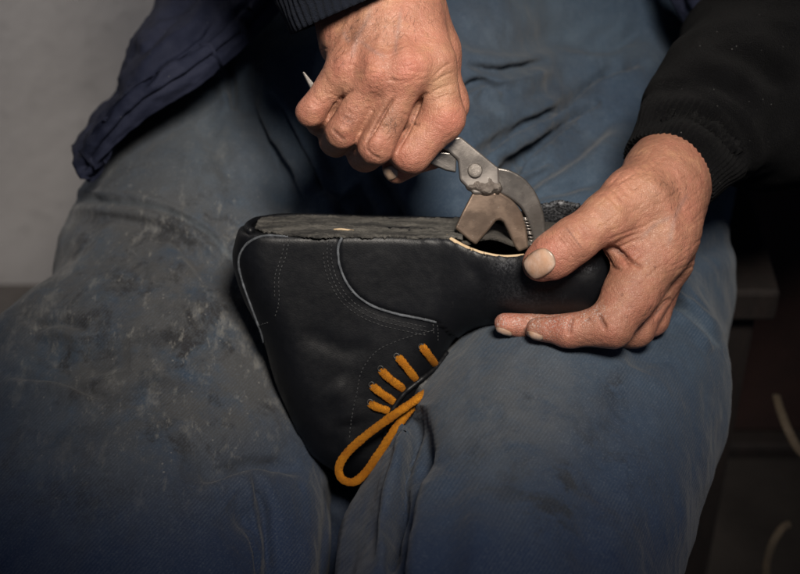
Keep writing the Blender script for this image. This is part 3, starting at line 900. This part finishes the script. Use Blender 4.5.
# ---------- padded vest
def loft(rows, nu=10, nv=10, drape=None, off=0.010):
    R = [catmull(r, nu) for r in rows]
    R = np.array(R)
    G = np.stack([catmull(R[:, j], nv) for j in range(R.shape[1])], 1)
    n, m, _ = G.shape
    V = np.array([P(*G[i, j]) for i in range(n) for j in range(m)])
    F = [[i * m + j, i * m + j + 1, (i + 1) * m + j + 1, (i + 1) * m + j] for i in range(n - 1) for j in range(m - 1)]
    return V, np.array(F), (n, m)
def vest_piece(rows, seams, name, seed=0):
    V, F, _ = loft(rows)
    N = normals(V, F)
    if N[:, 2].mean() < 0: F = F[:, ::-1]; N = -N
    V, F = subdivide(V, F); N = normals(V, F)
    V += N * (0.006 * fbm(V * 30 + seed, 3))[:, None]
    for q in seams: stroke(V, N, *q[0:1], **q[1])
    N = normals(V, F)
    V += N * (0.0016 * fbm(V * np.array([110, 160, 110]) + seed, 3))[:, None]
    o = link(name, V, F, VEST, person); mods(o, solid=0.010, offset=-1, bevel=None)
    return o
W0 = -0.105
vest_piece([
    [(300, -20, -.14), (282, 8, -.12), (247, 45, -.095), (196, 90, -.075), (150, 117, -.07), (108, 152, -.075), (82, 180, -.085)],
    [(285, -30, -.13), (262, 0, -.11), (226, 38, -.082), (180, 72, -.06), (135, 102, -.058), (98, 136, -.07), (74, 166, -.09)],
    [(262, -40, -.14), (232, -8, -.115), (196, 24, -.085), (158, 56, -.07), (124, 84, -.07), (94, 118, -.085), (69, 149, -.105)],
    [(215, -50, -.16), (190, -18, -.13), (166, 14, -.105), (142, 40, -.10), (122, 70, -.105), (100, 104, -.12), (72, 142, -.14)],
    [(170, -60, -.20), (158, -30, -.18), (152, 8, -.17), (138, 40, -.17), (124, 70, -.17), (106, 100, -.17), (80, 138, -.18)],
    [(180, -70, -.28), (176, -40, -.27), (170, 0, -.27), (160, 40, -.27), (145, 70, -.27), (130, 100, -.26), (110, 138, -.26)],
], [fo([(275, -8), (240, 34), (190, 74), (140, 106), (82, 168)], .004, 3.0, 'groove', taper=False),
    fo([(255, -4), (205, 40), (170, 60), (140, 92)], .004, 3.5, 'groove'),
    fo([(215, 14), (190, 40), (160, 62), (146, 90)], .005, 5, 'fold'),
    fo([(200, -5), (170, 20), (150, 40), (128, 62)], .004, 5, 'fold'),
    fo([(180, 60), (160, 76), (146, 92)], .004, 5, 'ridge'),
    fo([(120, 80), (108, 108), (88, 132)], .003, 6, 'groove')], 'vest_front')
vest_piece([
    [(655, -40, -.16), (666, -10, -.15), (680, 20, -.14), (692, 48, -.13), (700, 66, -.13)],
    [(690, -40, -.13), (694, -10, -.12), (704, 20, -.11), (712, 48, -.11), (718, 66, -.11)],
    [(730, -40, -.12), (730, -10, -.12), (734, 20, -.12), (738, 48, -.12), (742, 66, -.12)],
    [(790, -40, -.16), (790, -10, -.17), (790, 20, -.17), (790, 48, -.17), (790, 66, -.17)],
], [fo([(676, -10), (692, 20), (704, 56)], .003, 3, 'groove')], 'vest_front', 9)

# ================================================================== boot
boot = root('boot', 'unfinished black leather ankle boot held upside down with orange laces and open toe', 'boot', P(400, 300, 0.03))
prof = catmull([(264, 204), (300, 196), (350, 194), (400, 194), (445, 194), (480, 190), (530, 188), (574, 194), (606, 218), (621, 250), (625, 284), (613, 311), (584, 326), (530, 328),
                (485, 325), (458, 338), (440, 372), (422, 420), (412, 470), (396, 500), (350, 490), (322, 475), (303, 458), (288, 420), (275, 385), (263, 340), (245, 300), (234, 262), (237, 240), (245, 220), (264, 204)], 6)
prof = np.array([[x - 5 * np.clip((330 - x) / 60, 0, 1), y] for x, y in prof])
TILT = math.tan(math.radians(13)); VS = (287 - 215) / S
def wc_of(v): return 0.032 + TILT * (v - VS)
HB = 0.0016
lo = np.array([-0.125, -0.150, -0.075]); hi = np.array([0.150, 0.068, 0.095])
fb = Field(lo, hi, HB)
gx = lo[0] + np.arange(fb.n[0]) * HB; gy = lo[1] + np.arange(fb.n[1]) * HB; gz = lo[2] + np.arange(fb.n[2]) * HB
WREF = 0.045; kk = (1 - WREF) / S
def to_px(u, v): return 400 + u / kk, 287 - v / kk
PX, PY = np.meshgrid(gx / kk + 400, 287 - gy / kk, indexing='ij')
pts2 = np.stack([PX.ravel(), PY.ravel()], 1)
d2, _, _ = polydist(pts2, prof)
def inside(pts, poly):
    x, y = pts[:, 0], pts[:, 1]; r = np.zeros(len(pts), bool)
    for (x0, y0), (x1, y1) in zip(poly[:-1], poly[1:]):
        c = ((y0 > y) != (y1 > y)) & (x < (x1 - x0) * (y - y0) / ((y1 - y0) + 1e-12) + x0); r ^= c
    return r
ins = inside(pts2, prof)
d2 = (np.where(ins, d2, -d2) * kk).reshape(PX.shape)
# half thickness: heel 31 mm, waist 29, ball 38, toe rounds off; shaft 32
Tm = np.interp(PX, [230, 300, 400, 520, 620], [.031, .031, .030, .038, .038])
Rr = np.interp(PX, [230, 420, 480, 620], [.024, .024, .034, .040])
q = np.clip(1 - d2 / Rr, -0, 1)
H = Tm * np.sqrt(np.maximum(1 - q ** 2.2, 0))
H = np.where(d2 > 0, H, d2 * 1.2)
WC = wc_of(gy)[None, :] + 0.009 * np.clip((PX - 440) / 90, 0, 1)
Wz = gz[None, None, :]
f3 = (np.abs(Wz - WC[:, :, None]) - H[:, :, None]) * 0.7
# sole plane, tilted to the viewer
spl = ((gy[None, :, None] - np.interp(PX, [230, 300, 455, 520, 560, 585, 625], [(287 - 224) * kk, (287 - 225) * kk, (287 - 228) * kk, (287 - 222) * kk, (287 - 206) * kk, (287 - 208) * kk, (287 - 235) * kk])[:, :, None]) + TILT * (Wz - WC[:, :, None]))
f3 = np.maximum(f3, spl)
# cavity of the open toe, seen where the upper is not yet pulled over
cav_px = np.clip(np.minimum(PX - 448, 606 - PX) / 10, -1, 1)[:, :, None] * 0.02
inner = (np.abs(Wz - WC[:, :, None]) - (H - 0.0050)[:, :, None])
bottom = (((287 - 285) * kk) - gy)[None, :, None] + 0 * Wz
cav = np.maximum(np.maximum(inner, -cav_px), bottom)
f3 = np.maximum(f3, -cav)
# the near rim dips where the leather is being pulled
dip = catmull([(440, 210), (441, 233), (458, 243), (480, 253), (505, 257), (532, 254), (552, 240), (580, 232), (598, 225), (606, 196), (440, 196)], 5)
dd, _, _ = polydist(pts2, dip); di = inside(pts2, dip); dd = (np.where(di, dd, -dd) * kk).reshape(PX.shape)
near = (Wz - WC[:, :, None]) - 0.004
f3 = np.maximum(f3, np.minimum(dd[:, :, None], near))
fb.f = f3.astype(np.float32)
UV_, UF = fb.mesh(); UV_ = smooth(UV_, UF, 9)
UN = normals(UV_, UF)
# creases in the upper
for a in (fo([(300, 330), (345, 350), (372, 345)], .0010, 10, 'groove'), fo([(330, 385), (345, 400), (350, 425)], .002, 14, 'ridge'), fo([(470, 262), (480, 285), (478, 315)], .0010, 8, 'groove'),
          fo([(300, 430), (320, 445), (345, 445)], .002, 12, 'groove'), fo([(345, 300), (400, 318), (435, 325)], .0006, 6, 'groove'),
          fo([(556, 262), (580, 272), (600, 268)], .0012, 6, 'groove')):
    stroke(UV_, UN, a[0], **a[1])
# vamp panel stands proud of the quarter
vamp = catmull([(341, 232), (338, 250), (342, 272), (354, 292), (372, 305), (395, 313), (420, 318), (438, 322)], 6)
pxu = proj(UV_); fac = UN[:, 2] > 0.0
vp = np.concatenate([vamp, [(452, 336), (520, 345), (640, 330), (640, 200), (341, 200)], vamp[:1]])
iv = inside(pxu, vp) & fac
dv, _, _ = polydist(pxu, vamp)
lift = np.where(iv, np.clip(dv / 2.0, 0, 1), 0) * 0.0014
UV_ += UN * lift[:, None]
UV_ += UN * (0.0012 * fbm(UV_ * 26, 2) + 0.00015 * fbm(UV_ * 300, 2))[:, None]
def sp2(lst):
    a = np.zeros(len(UV_))
    for (cx, cy, rx, ry, s) in lst: a = np.maximum(a, s * np.exp(-(((pxu[:, 0] - cx) / rx) ** 2 + ((pxu[:, 1] - cy) / ry) ** 2)))
    return a
ud = sp2([(506, 262, 12, 9, .4), (556, 205, 18, 14, 1), (575, 210, 12, 10, .8), (585, 268, 7, 3, .9), (520, 290, 30, 14, .12), (436, 236, 14, 6, .4), (280, 236, 30, 3, .25)])
upper = link('upper', UV_, UF, LEATHER, boot, attrs=dict(dust=ud))
TREE_U = bvh(UV_, UF)

# raw edge of the vamp and of the back strip
def bead(name, pts, r, mat, off=0.0004, parent=boot, n=8, tree=None, seg=8, flat=1.0):
    p = drape_line(tree or TREE_U, pts, off, n); p = resample(p, 0.0012)
    if len(p) > 6:
        p[1:-1] = 0.25 * p[:-2] + 0.5 * p[1:-1] + 0.25 * p[2:]
    v, f = tube(p, r * (1 + 0.5 * vnoise(p * 300) + .3 * vnoise(p * 900)), seg, True, flat)
    return link(name, v, f, mat, parent)
bead('panel_edge', [(342, 238), (338, 250), (342, 272), (354, 292), (372, 305), (395, 313), (420, 318), (437, 322)], .0008, EDGE)
bead('panel_edge', [(288, 237), (266, 236), (251, 241), (242, 251), (239, 263), (243, 282), (253, 310), (262, 334), (266, 352), (270, 376)], .0007, EDGE)
# heel strip raised outside that edge is the dark band of the upper itself; stitches
def stitch_rows(rows, step=0.0026, r=.00026, off=0.0003, duty=0.62):
    parts = []
    for pts in rows:
        p = drape_line(TREE_U, pts, off, 10)
        if len(p) < 3: continue
        L = np.concatenate([[0], np.cumsum(np.linalg.norm(np.diff(p, axis=0), axis=1))])
        s = 0.0
        while s < L[-1] - step:
            q = np.stack([np.interp([s, s + step * duty * .5, s + step * duty], L, p[:, c]) for c in range(3)], 1)
            q[1, 2] += r * 0.8
            q += RNG.normal(0, 0.00008, (1, 3))
            parts.append(tube(q, r, 5)); s += step
    return join(parts)
def off_line(pts, d):
    l = catmull(pts, 4); t = np.gradient(l, axis=0); t /= np.linalg.norm(t, axis=1, keepdims=True)
    return (l + d * np.stack([-t[:, 1], t[:, 0]], 1))[::2].tolist()
vl = [(339, 242), (337, 252), (341, 273), (353, 293), (371, 306), (394, 314), (432, 322)]
for row_ in ([off_line(vl, 6), off_line(vl, 10), off_line(vl, 14)[2:],
                      [(289, 240), (285, 258), (279, 275), (279, 300), (275, 318)], [(285, 240), (281, 258), (275, 276), (275, 300)],
                      [(437, 325), (438, 334), (437, 345)], [(433, 324), (434, 336)],
                      [(433, 330), (405, 338), (378, 350), (362, 370), (357, 392), (352, 415), (349, 440)], [(268, 322), (258, 326)]]):
    sv, sf = stitch_rows([row_]); link('stitching', sv, sf, THREAD, boot)

def braid(path, r, flat):
    path = resample(path, 0.0005); n = 18; L = np.arange(len(path)) * 0.0005
    v, f = tube(path, 1.0, n, True, flat)
    c = np.repeat(path, n, 0); th = np.tile(np.arange(n) * 2 * math.pi / n, len(path)); s_ = np.repeat(L, n)
    k = r * (1 + .08 * np.abs(np.sin(2 * th + s_ * 1100)) + .08 * np.abs(np.sin(2 * th - s_ * 1100)) - .08 + .14 * vnoise(np.stack([s_ * 260, th * 0, s_ * 0], 1)) + .04 * vnoise(c * 1500))
    ends = np.minimum(s_, L[-1] - s_); k = k * np.sqrt(np.clip(ends / (r * .8), 0.05, 1))
    return c + (v - c) * k[:, None], f
# eyelets and laces
eye_px = [(421, 346.5), (396.5, 356), (380.5, 368.5), (371.5, 384.5), (370, 402)]
EYEM = mat_steel('eyelet_black_metal', (0.03, 0.03, 0.03), (0.06, 0.06, 0.06), 0.45)
for (ex, ey) in eye_px:
    c = cast(TREE_U, ex, ey, 0.0004, 0.04)
    ring = [c + 0.0016 * np.array([math.cos(t), math.sin(t), 0.0]) for t in np.linspace(0, 2 * math.pi, 25)]
    v, f = tube(ring, .0005, 8, False); link('eyelet', v, f, EYEM, boot)
lace_par = None
segs = [((420.5, 345), (427, 353), (436, 366)), ((397, 356), (404, 364), (417, 381)), ((380, 369), (389, 378), (406, 391)), ((371, 385), (380, 392), (397, 404)), ((369, 403), (377, 407), (392, 412))]
for a, b, c in segs:
    pts = catmull([a, b, c], 10); path = []
    for i, p in enumerate(pts):
        t = i / (len(pts) - 1); q = cast(TREE_U, p[0], p[1], 0.0, 0.03)
        q = q + np.array([0, 0, 0.0052 * math.sqrt(max(0, math.sin(math.pi * t))) - 0.0034]); path.append(q)
    path = np.array(path)
    v, f = braid(path, 0.0024, 0.6); link('lace', v, f, LACE, boot)
bead('facing_edge', [(446, 352), (436, 366), (418, 381), (405, 392), (395, 405), (388, 420), (384, 445)], .0017, LEATHER, off=0.0006)
lp = [(436, 384, .010), (424, 394, .042), (410, 404, .054), (394, 415, .058), (368, 434, .052), (348, 452, .048), (339, 467, .046), (342, 479, .046), (354, 482, .047), (366, 472, .048), (380, 452, .052), (396, 428, .052), (412, 408, .044), (424, 398, .02)]
lc = catmull([P(*p) for p in lp], 10)
v, f = braid(lc, 0.0025, 0.65); link('lace_loop', v, f, LACE, boot)

# tongue: dark strip in the lace gap
tv, tff = tube(catmull([P(438, 356, .012), P(424, 388, .026), P(408, 430, .018), P(398, 480, .01)], 8), .012, 14, True, 0.5)
link('tongue', tv, tff, LEATHER, boot, attrs=dict(dust=np.zeros(len(tv))))

# lasting margin: rough flesh side of the leather turned over the sole edge
def sole_pt(px, w, lift):
    s = (1 - WREF) / S; u = (px - 400) * s
    v0 = np.interp(px, [230, 300, 455, 520, 620], [(287 - 224) * kk, (287 - 225) * kk, (287 - 228) * kk, (287 - 226) * kk, (287 - 232) * kk])
    # solve v on plane
    v = v0
    for _ in range(6): v = v0 - TILT * (w - wc_of(v)) 
    return np.array([u, v + lift, w])
nn = 200; mj = 26
rows = []
def vn(*a): return float(vnoise(np.array([a]))[0])
for i in range(nn):
    px = 256 + (462 - 256) * i / (nn - 1)
    hw = np.interp(px, [254, 262, 285, 320, 400, 462], [.012, .020, .027, .030, .029, .030]); row = []
    for j in range(mj):
        t = j / (mj - 1)                       # 0 far side .. 1 near side
        w = 0.032 - hw * 0.74 + hw * 1.70 * t + (.0030 * vn(px * .09, 2.0, 3.0) + .0022 * vn(px * .4, 6.0, 3.0)) * t
        ragged = 0.0022 * vn(px * .10, t * 7, 5.0) + 0.0016 * vn(px * .33, t * 11, 9.0) + .0007 * vn(px * .9, t * 25, 2.0)
        seam = -.0016 * math.exp(-((t - .60 - .10 * vn(px * .07, 1.0, 3.0)) / .03) ** 2)
        drop = (0.0052 + .0020 * vn(px * .10, 8.0, 1.0) + .0010 * vn(px * .5, 3.0, 7.0)) * max(0, (t - .86) / .14) ** 1.6
        row.append(sole_pt(px, w, 0.0010 + .55 * ragged + seam - 0.0012 * max(0, (t - .9) / .1)))
    rows.append(row)
MV = np.array(rows).reshape(-1, 3)
MF = [[i * mj + j, (i + 1) * mj + j, (i + 1) * mj + j + 1, i * mj + j + 1] for i in range(nn - 1) for j in range(mj - 1)]
mm = link('lasting_margin', MV, MF, SUEDE, boot); mods(mm, solid=0.0016, offset=-1)
rim = [sole_pt(px, 0.034 - hw, .0008) for px, hw in ((520, .016), (490, .027), (450, .030), (420, .030), (380, .030), (340, .031), (305, .031), (280, .028), (262, .022), (251, .013), (247, .0), (248, -.010), (252, -.018))]
rim = catmull(rim, 8); v, f = tube(rim, np.linspace(.0010, .0024, len(rim)) * (1 + .3 * vnoise(rim * 150)), 10, True); link('counter_rim', v, f, LEATHER, boot, attrs=dict(dust=np.zeros(len(v))))
# tan thread ends on the margin
bead_pts = catmull([sole_pt(x, w, h) for x, w, h in ((334, .050, .0022), (341, .052, .0030), (347, .0535, .0030), (354, .053, .0024))], 6)
v, f = tube(np.array(bead_pts), .0007, 8); link('thread_end', v, f, LINING, boot)
# cream lining edge along the dipped rim
lin = [(446, 237), (456, 243), (468, 249), (484, 254.5), (504, 257.5), (524, 256)]
pp = []
for a in catmull(lin, 8):
    for dy in (0, 1, 2, 3, 4, 5):
        h = cast(TREE_U, a[0], a[1] + dy, 0)
        if h is not None and h[2] > 0.045: break
    if h is not None: pp.append(h + np.array([0, 0.0006, -0.0012]))
pp = np.array(pp); 
for _ in range(3): pp[1:-1] = .25 * pp[:-2] + .5 * pp[1:-1] + .25 * pp[2:]
v, f = tube(pp, np.linspace(.0014, .0008, len(pp)), 8); link('lining', v, f, LINING, boot)
# insole inside the open toe
iv_ = [(447, 0.0), (600, 0.0)]
ro = []
for px in np.linspace(440, 596, 24):
    hw = 0.027 * math.sqrt(max(0.05, 1 - ((px - 500) / 105) ** 4))
    ro.append([P(px, 236 + 4 * math.sin(px * .1), 0.03) * np.array([1, 1, 0]) + np.array([0, -TILT * (w - .03), w]) for w in np.linspace(.03 - hw, .03 + hw * .85, 8)])
IV = np.array(ro).reshape(-1, 3)
IF = [[i * 8 + j, (i + 1) * 8 + j, (i + 1) * 8 + j + 1, i * 8 + j + 1] for i in range(23) for j in range(7)]
mods(link('insole', IV, IF, INSOLE, boot), solid=0.003)

# ================================================================== pliers
pl = root('pliers', 'worn steel lasting pliers with hammer jaw gripped by the hand and biting the boot toe', 'pliers', P(475, 170, 0.085))
def pw(px, py):      # plane of the tool: nearer the viewer at the handle, dropping into the boot
    return 0.062 + (475 - px) * 0.00006 + (170 - py) * 0.00010
def plate(name, pts, mat, dw=0.0, th=0.006, bevel=0.0011, seg=3, smooth_n=0, parent=pl):
    p = np.array(pts, float)
    if smooth_n: p = catmull(list(p) + [p[0]], smooth_n)[:-1]
    fr = np.array([P(x, y, pw(x, y) + dw) for x, y in p]); bk = np.array([P(x, y, pw(x, y) + dw) - np.array([0, 0, th]) for x, y in p])
    n = len(p); V = np.concatenate([fr, bk])
    area = 0.5 * sum(fr[i, 0] * fr[(i + 1) % n, 1] - fr[(i + 1) % n, 0] * fr[i, 1] for i in range(n))
    F = [list(range(n)), [n + i for i in range(n)][::-1]] + [[i, n + i, n + (i + 1) % n, (i + 1) % n] for i in range(n)]
    if area < 0: F = [q[::-1] for q in F]
    o = link(name, V, F, mat, parent, smoothf=False); mods(o, bevel=bevel, seg=seg)
    return o
# outer (upper) jaw with its curved back, continuing into the lower handle behind the joint plate
outer = catmull([(496, 167), (510, 170), (524, 178), (535, 191), (542, 207), (545.5, 224), (546, 240), (544, 252)], 5).tolist() + \
        catmull([(536, 252), (533, 238), (529, 224), (522, 209), (511, 199), (498, 192)], 5).tolist()
plate('jaw', outer, DARKSTEEL, 0.0005, 0.009, 0.0014)
hp = [(474, 190), (486, 192), (500, 192)] + catmull([(500, 192), (512, 200), (521, 211), (526, 226), (529, 248)], 5).tolist()[1:]
hp += [(526, 249), (519, 252), (515, 247), (508, 231), (503.5, 222), (500, 219.5), (496, 221), (488, 231), (476, 245), (470, 241), (455, 228), (463, 211)]
plate('jaw', hp, BRONZE, 0.0022, 0.010, 0.0012)
# serrations along the gripping edge
tv = []
for i in range(11):
    t = i / 10; l = catmull([(524, 218), (527, 227), (529.5, 237), (531, 248)], 6); a = l[int(t * (len(l) - 1))]
    b = P(a[0] + 1.0, a[1], pw(*a) + .0018)
    tv.append(tube([b + np.array([-.0012, 0, 0]), b + np.array([.0016, -.0004, 0])], [.0007, .0005], 6))
v, f = join(tv); link('tooth_row', v, f, STEEL, pl)
hA = [(332, 84), (336, 82), (372, 97), (420, 123), (452, 138), (460, 136), (499, 168), (500, 190), (487, 194), (474, 194), (460, 180), (458, 160), (448, 151), (418, 140), (366, 112), (340, 98)]
plate('handle', hA, STEEL, 0.0042, 0.007, 0.0013)
hB = [(302, 72), (304, 71), (318, 88), (368, 116), (418, 146), (440, 152), (452, 153), (456.5, 158), (456, 172), (446, 170), (430, 163), (360, 124), (312, 92)]
plate('handle', hB, DARKSTEEL, 0.0020, 0.007, 0.0013)
# rivet and worn forging lump
c = P(475, 170.5, pw(475, 170) + .0042)
rv = []; rfc = []
prof_r = [(0.0044, -.001), (0.0044, .0006), (0.0041, .0011), (0.0036, .0013), (0.0018, .00135), (0.0, .0014)]
nr = 28
for (r, zz) in prof_r[:-1]:
    for k in range(nr): rv.append(c + np.array([r * math.cos(2 * math.pi * k / nr), r * math.sin(2 * math.pi * k / nr), zz]))
rv.append(c + np.array([0, 0, .0014]))
for i in range(len(prof_r) - 2):
    for k in range(nr): rfc.append([i * nr + k, i * nr + (k + 1) % nr, (i + 1) * nr + (k + 1) % nr, (i + 1) * nr + k])
for k in range(nr): rfc.append([(len(prof_r) - 2) * nr + k, (len(prof_r) - 2) * nr + (k + 1) % nr, len(rv) - 1])
link('rivet', np.array(rv), rfc, mat_simple('dull_rivet', (0.10, 0.088, 0.078), (0.16, 0.142, 0.128), 200, 0.5, metal=0.5, bump=0.4, bd=0.0005), pl)
lf = Field(P(462, 202, pw(480, 186)) - .006, P(506, 172, pw(480, 186)) + .010, 0.0005)
for a, b, ra, rb in (((470, 186), (484, 189), 5, 5), ((484, 189), (496, 186), 5, 5), ((476, 183), (488, 190), 4, 4), ((488, 178), (497, 189), 4, 4.5)):
    lf.cone(P(a[0], a[1], pw(*a) + .0016), P(b[0], b[1], pw(*b) + .0016), Rm(ra, .06), Rm(rb, .06), .003)
LV, LF = lf.mesh(); LV = smooth(LV, LF, 1); LN = normals(LV, LF); LV += LN * (0.0011 * fbm(LV * 380, 3))[:, None]
link('forged_lump', LV, LF, mat_simple('pitted_forging', (0.12, 0.10, 0.088), (0.21, 0.182, 0.16), 300, 0.4, metal=0.8, bump=0.6, bd=0.0008), pl)

# ================================================================== chair and background
chair = root('chair', 'dark brown wooden chair under the seated person, its front leg showing at right', 'chair', None, world=(0.03, 0.36, 0.0))
def wbox(name, lo, hi, mat, parent, bev=0.004):
    v, f = box_vf(lo, hi); o = link(name, v, f, mat, parent, frame=False, smoothf=False); mods(o, bevel=bev, seg=2); return o
wbox('seat', (-0.22, 0.17, 0.372), (0.292, 0.58, 0.402), WOOD, chair)
for (x, y) in ((-0.20, 0.185), (0.245, 0.185), (-0.20, 0.53), (0.245, 0.53)):
    wbox('leg', (x, y, 0), (x + .036, y + .036, 0.371), WOOD, chair)
wbox('apron', (-0.160, 0.192, 0.30), (0.242, 0.212, 0.370), WOOD, chair)
wbox('stretcher', (-0.160, 0.195, 0.10), (0.242, 0.215, 0.15), WOOD, chair)
wbox('side_rail', (0.252, 0.225, 0.20), (0.274, 0.525, 0.25), WOOD, chair)
bd = root('wooden_board', 'reddish brown board leaning in the dark at the right edge behind the chair', 'board', None, world=(0.42, 0.5, 0.0))
wbox('panel', (0.300, 0.40, 0.02), (0.70, 0.425, 0.80), REDCLOTH, bd)
wbox('foot', (0.300, 0.38, 0.0), (0.70, 0.445, 0.019), WOOD, bd)
def strip(label, pts, r):
    c = catmull([P(*p) for p in pts], 10)
    v, f = tube(c, r, 10, True, 0.35)
    o = link('leather_offcut', v, f, SCRAP, None); o['label'] = label; o['category'] = 'leather scrap'; o['group'] = 'leather offcuts hanging at the right edge'
    return o
strip('short tan leather offcut curving out of the right edge, upper of the two', [(776, 395, -.30), (781, 412, -.28), (789, 432, -.27), (801, 452, -.27), (826, 470, -.28)], .0036)
strip('long pale leather offcut curling at the lower right corner, lower of the two', [(790, 524, -.28), (781, 530, -.27), (771, 548, -.27), (766, 575, -.28), (772, 610, -.30)], .0034)

# ================================================================== light and camera
wd = bpy.data.worlds.new('World'); bpy.context.scene.world = wd; wd.use_nodes = True
bg = wd.node_tree.nodes['Background']; bg.inputs['Color'].default_value = (0.42, 0.55, 0.85, 1); bg.inputs['Strength'].default_value = 0.085
def lamp(kind, name, pos, target, energy, color, **kw):
    d = bpy.data.lights.new(name, kind); d.energy = energy; d.color = color
    for a, b in kw.items(): setattr(d, a, b)
    o = bpy.data.objects.new(name, d); C.objects.link(o)
    a = Vector(to_world(np.array(pos))); b = Vector(to_world(np.array(target)))
    o.location = a; o.rotation_euler = (b - a).to_track_quat('-Z', 'Y').to_euler(); return o
lamp('SPOT', 'work_lamp', (0.15, 0.38, 1.09), P(455, 105, 0.0), 95, (1.0, 0.92, 0.82), spot_size=math.radians(37), spot_blend=1.0, shadow_soft_size=0.13)
lamp('SPOT', 'room_light', (-0.80, 0.80, -0.02), P(20, 40, -0.85), 60, (1.0, 0.95, 0.91), spot_size=math.radians(100), spot_blend=1.0, shadow_soft_size=0.15)

cam = bpy.data.cameras.new('camera'); co = bpy.data.objects.new('camera', cam); C.objects.link(co)
cam.sensor_width = 36; cam.lens = 36 * D * S / 800; cam.clip_end = 50; cam.clip_start = 0.01
M = Matrix(R3.tolist()).to_4x4(); M.translation = Vector(to_world(EYE)); co.matrix_world = M
cam.dof.use_dof = True; cam.dof.focus_distance = D - 0.085; cam.dof.aperture_fstop = 7.5
sc = bpy.context.scene; sc.camera = co
sc.view_settings.view_transform = 'Standard'; sc.view_settings.look = 'None'; sc.view_settings.exposure = 0; sc.view_settings.gamma = 1
sc.render.resolution_x = 1024; sc.render.resolution_y = 735
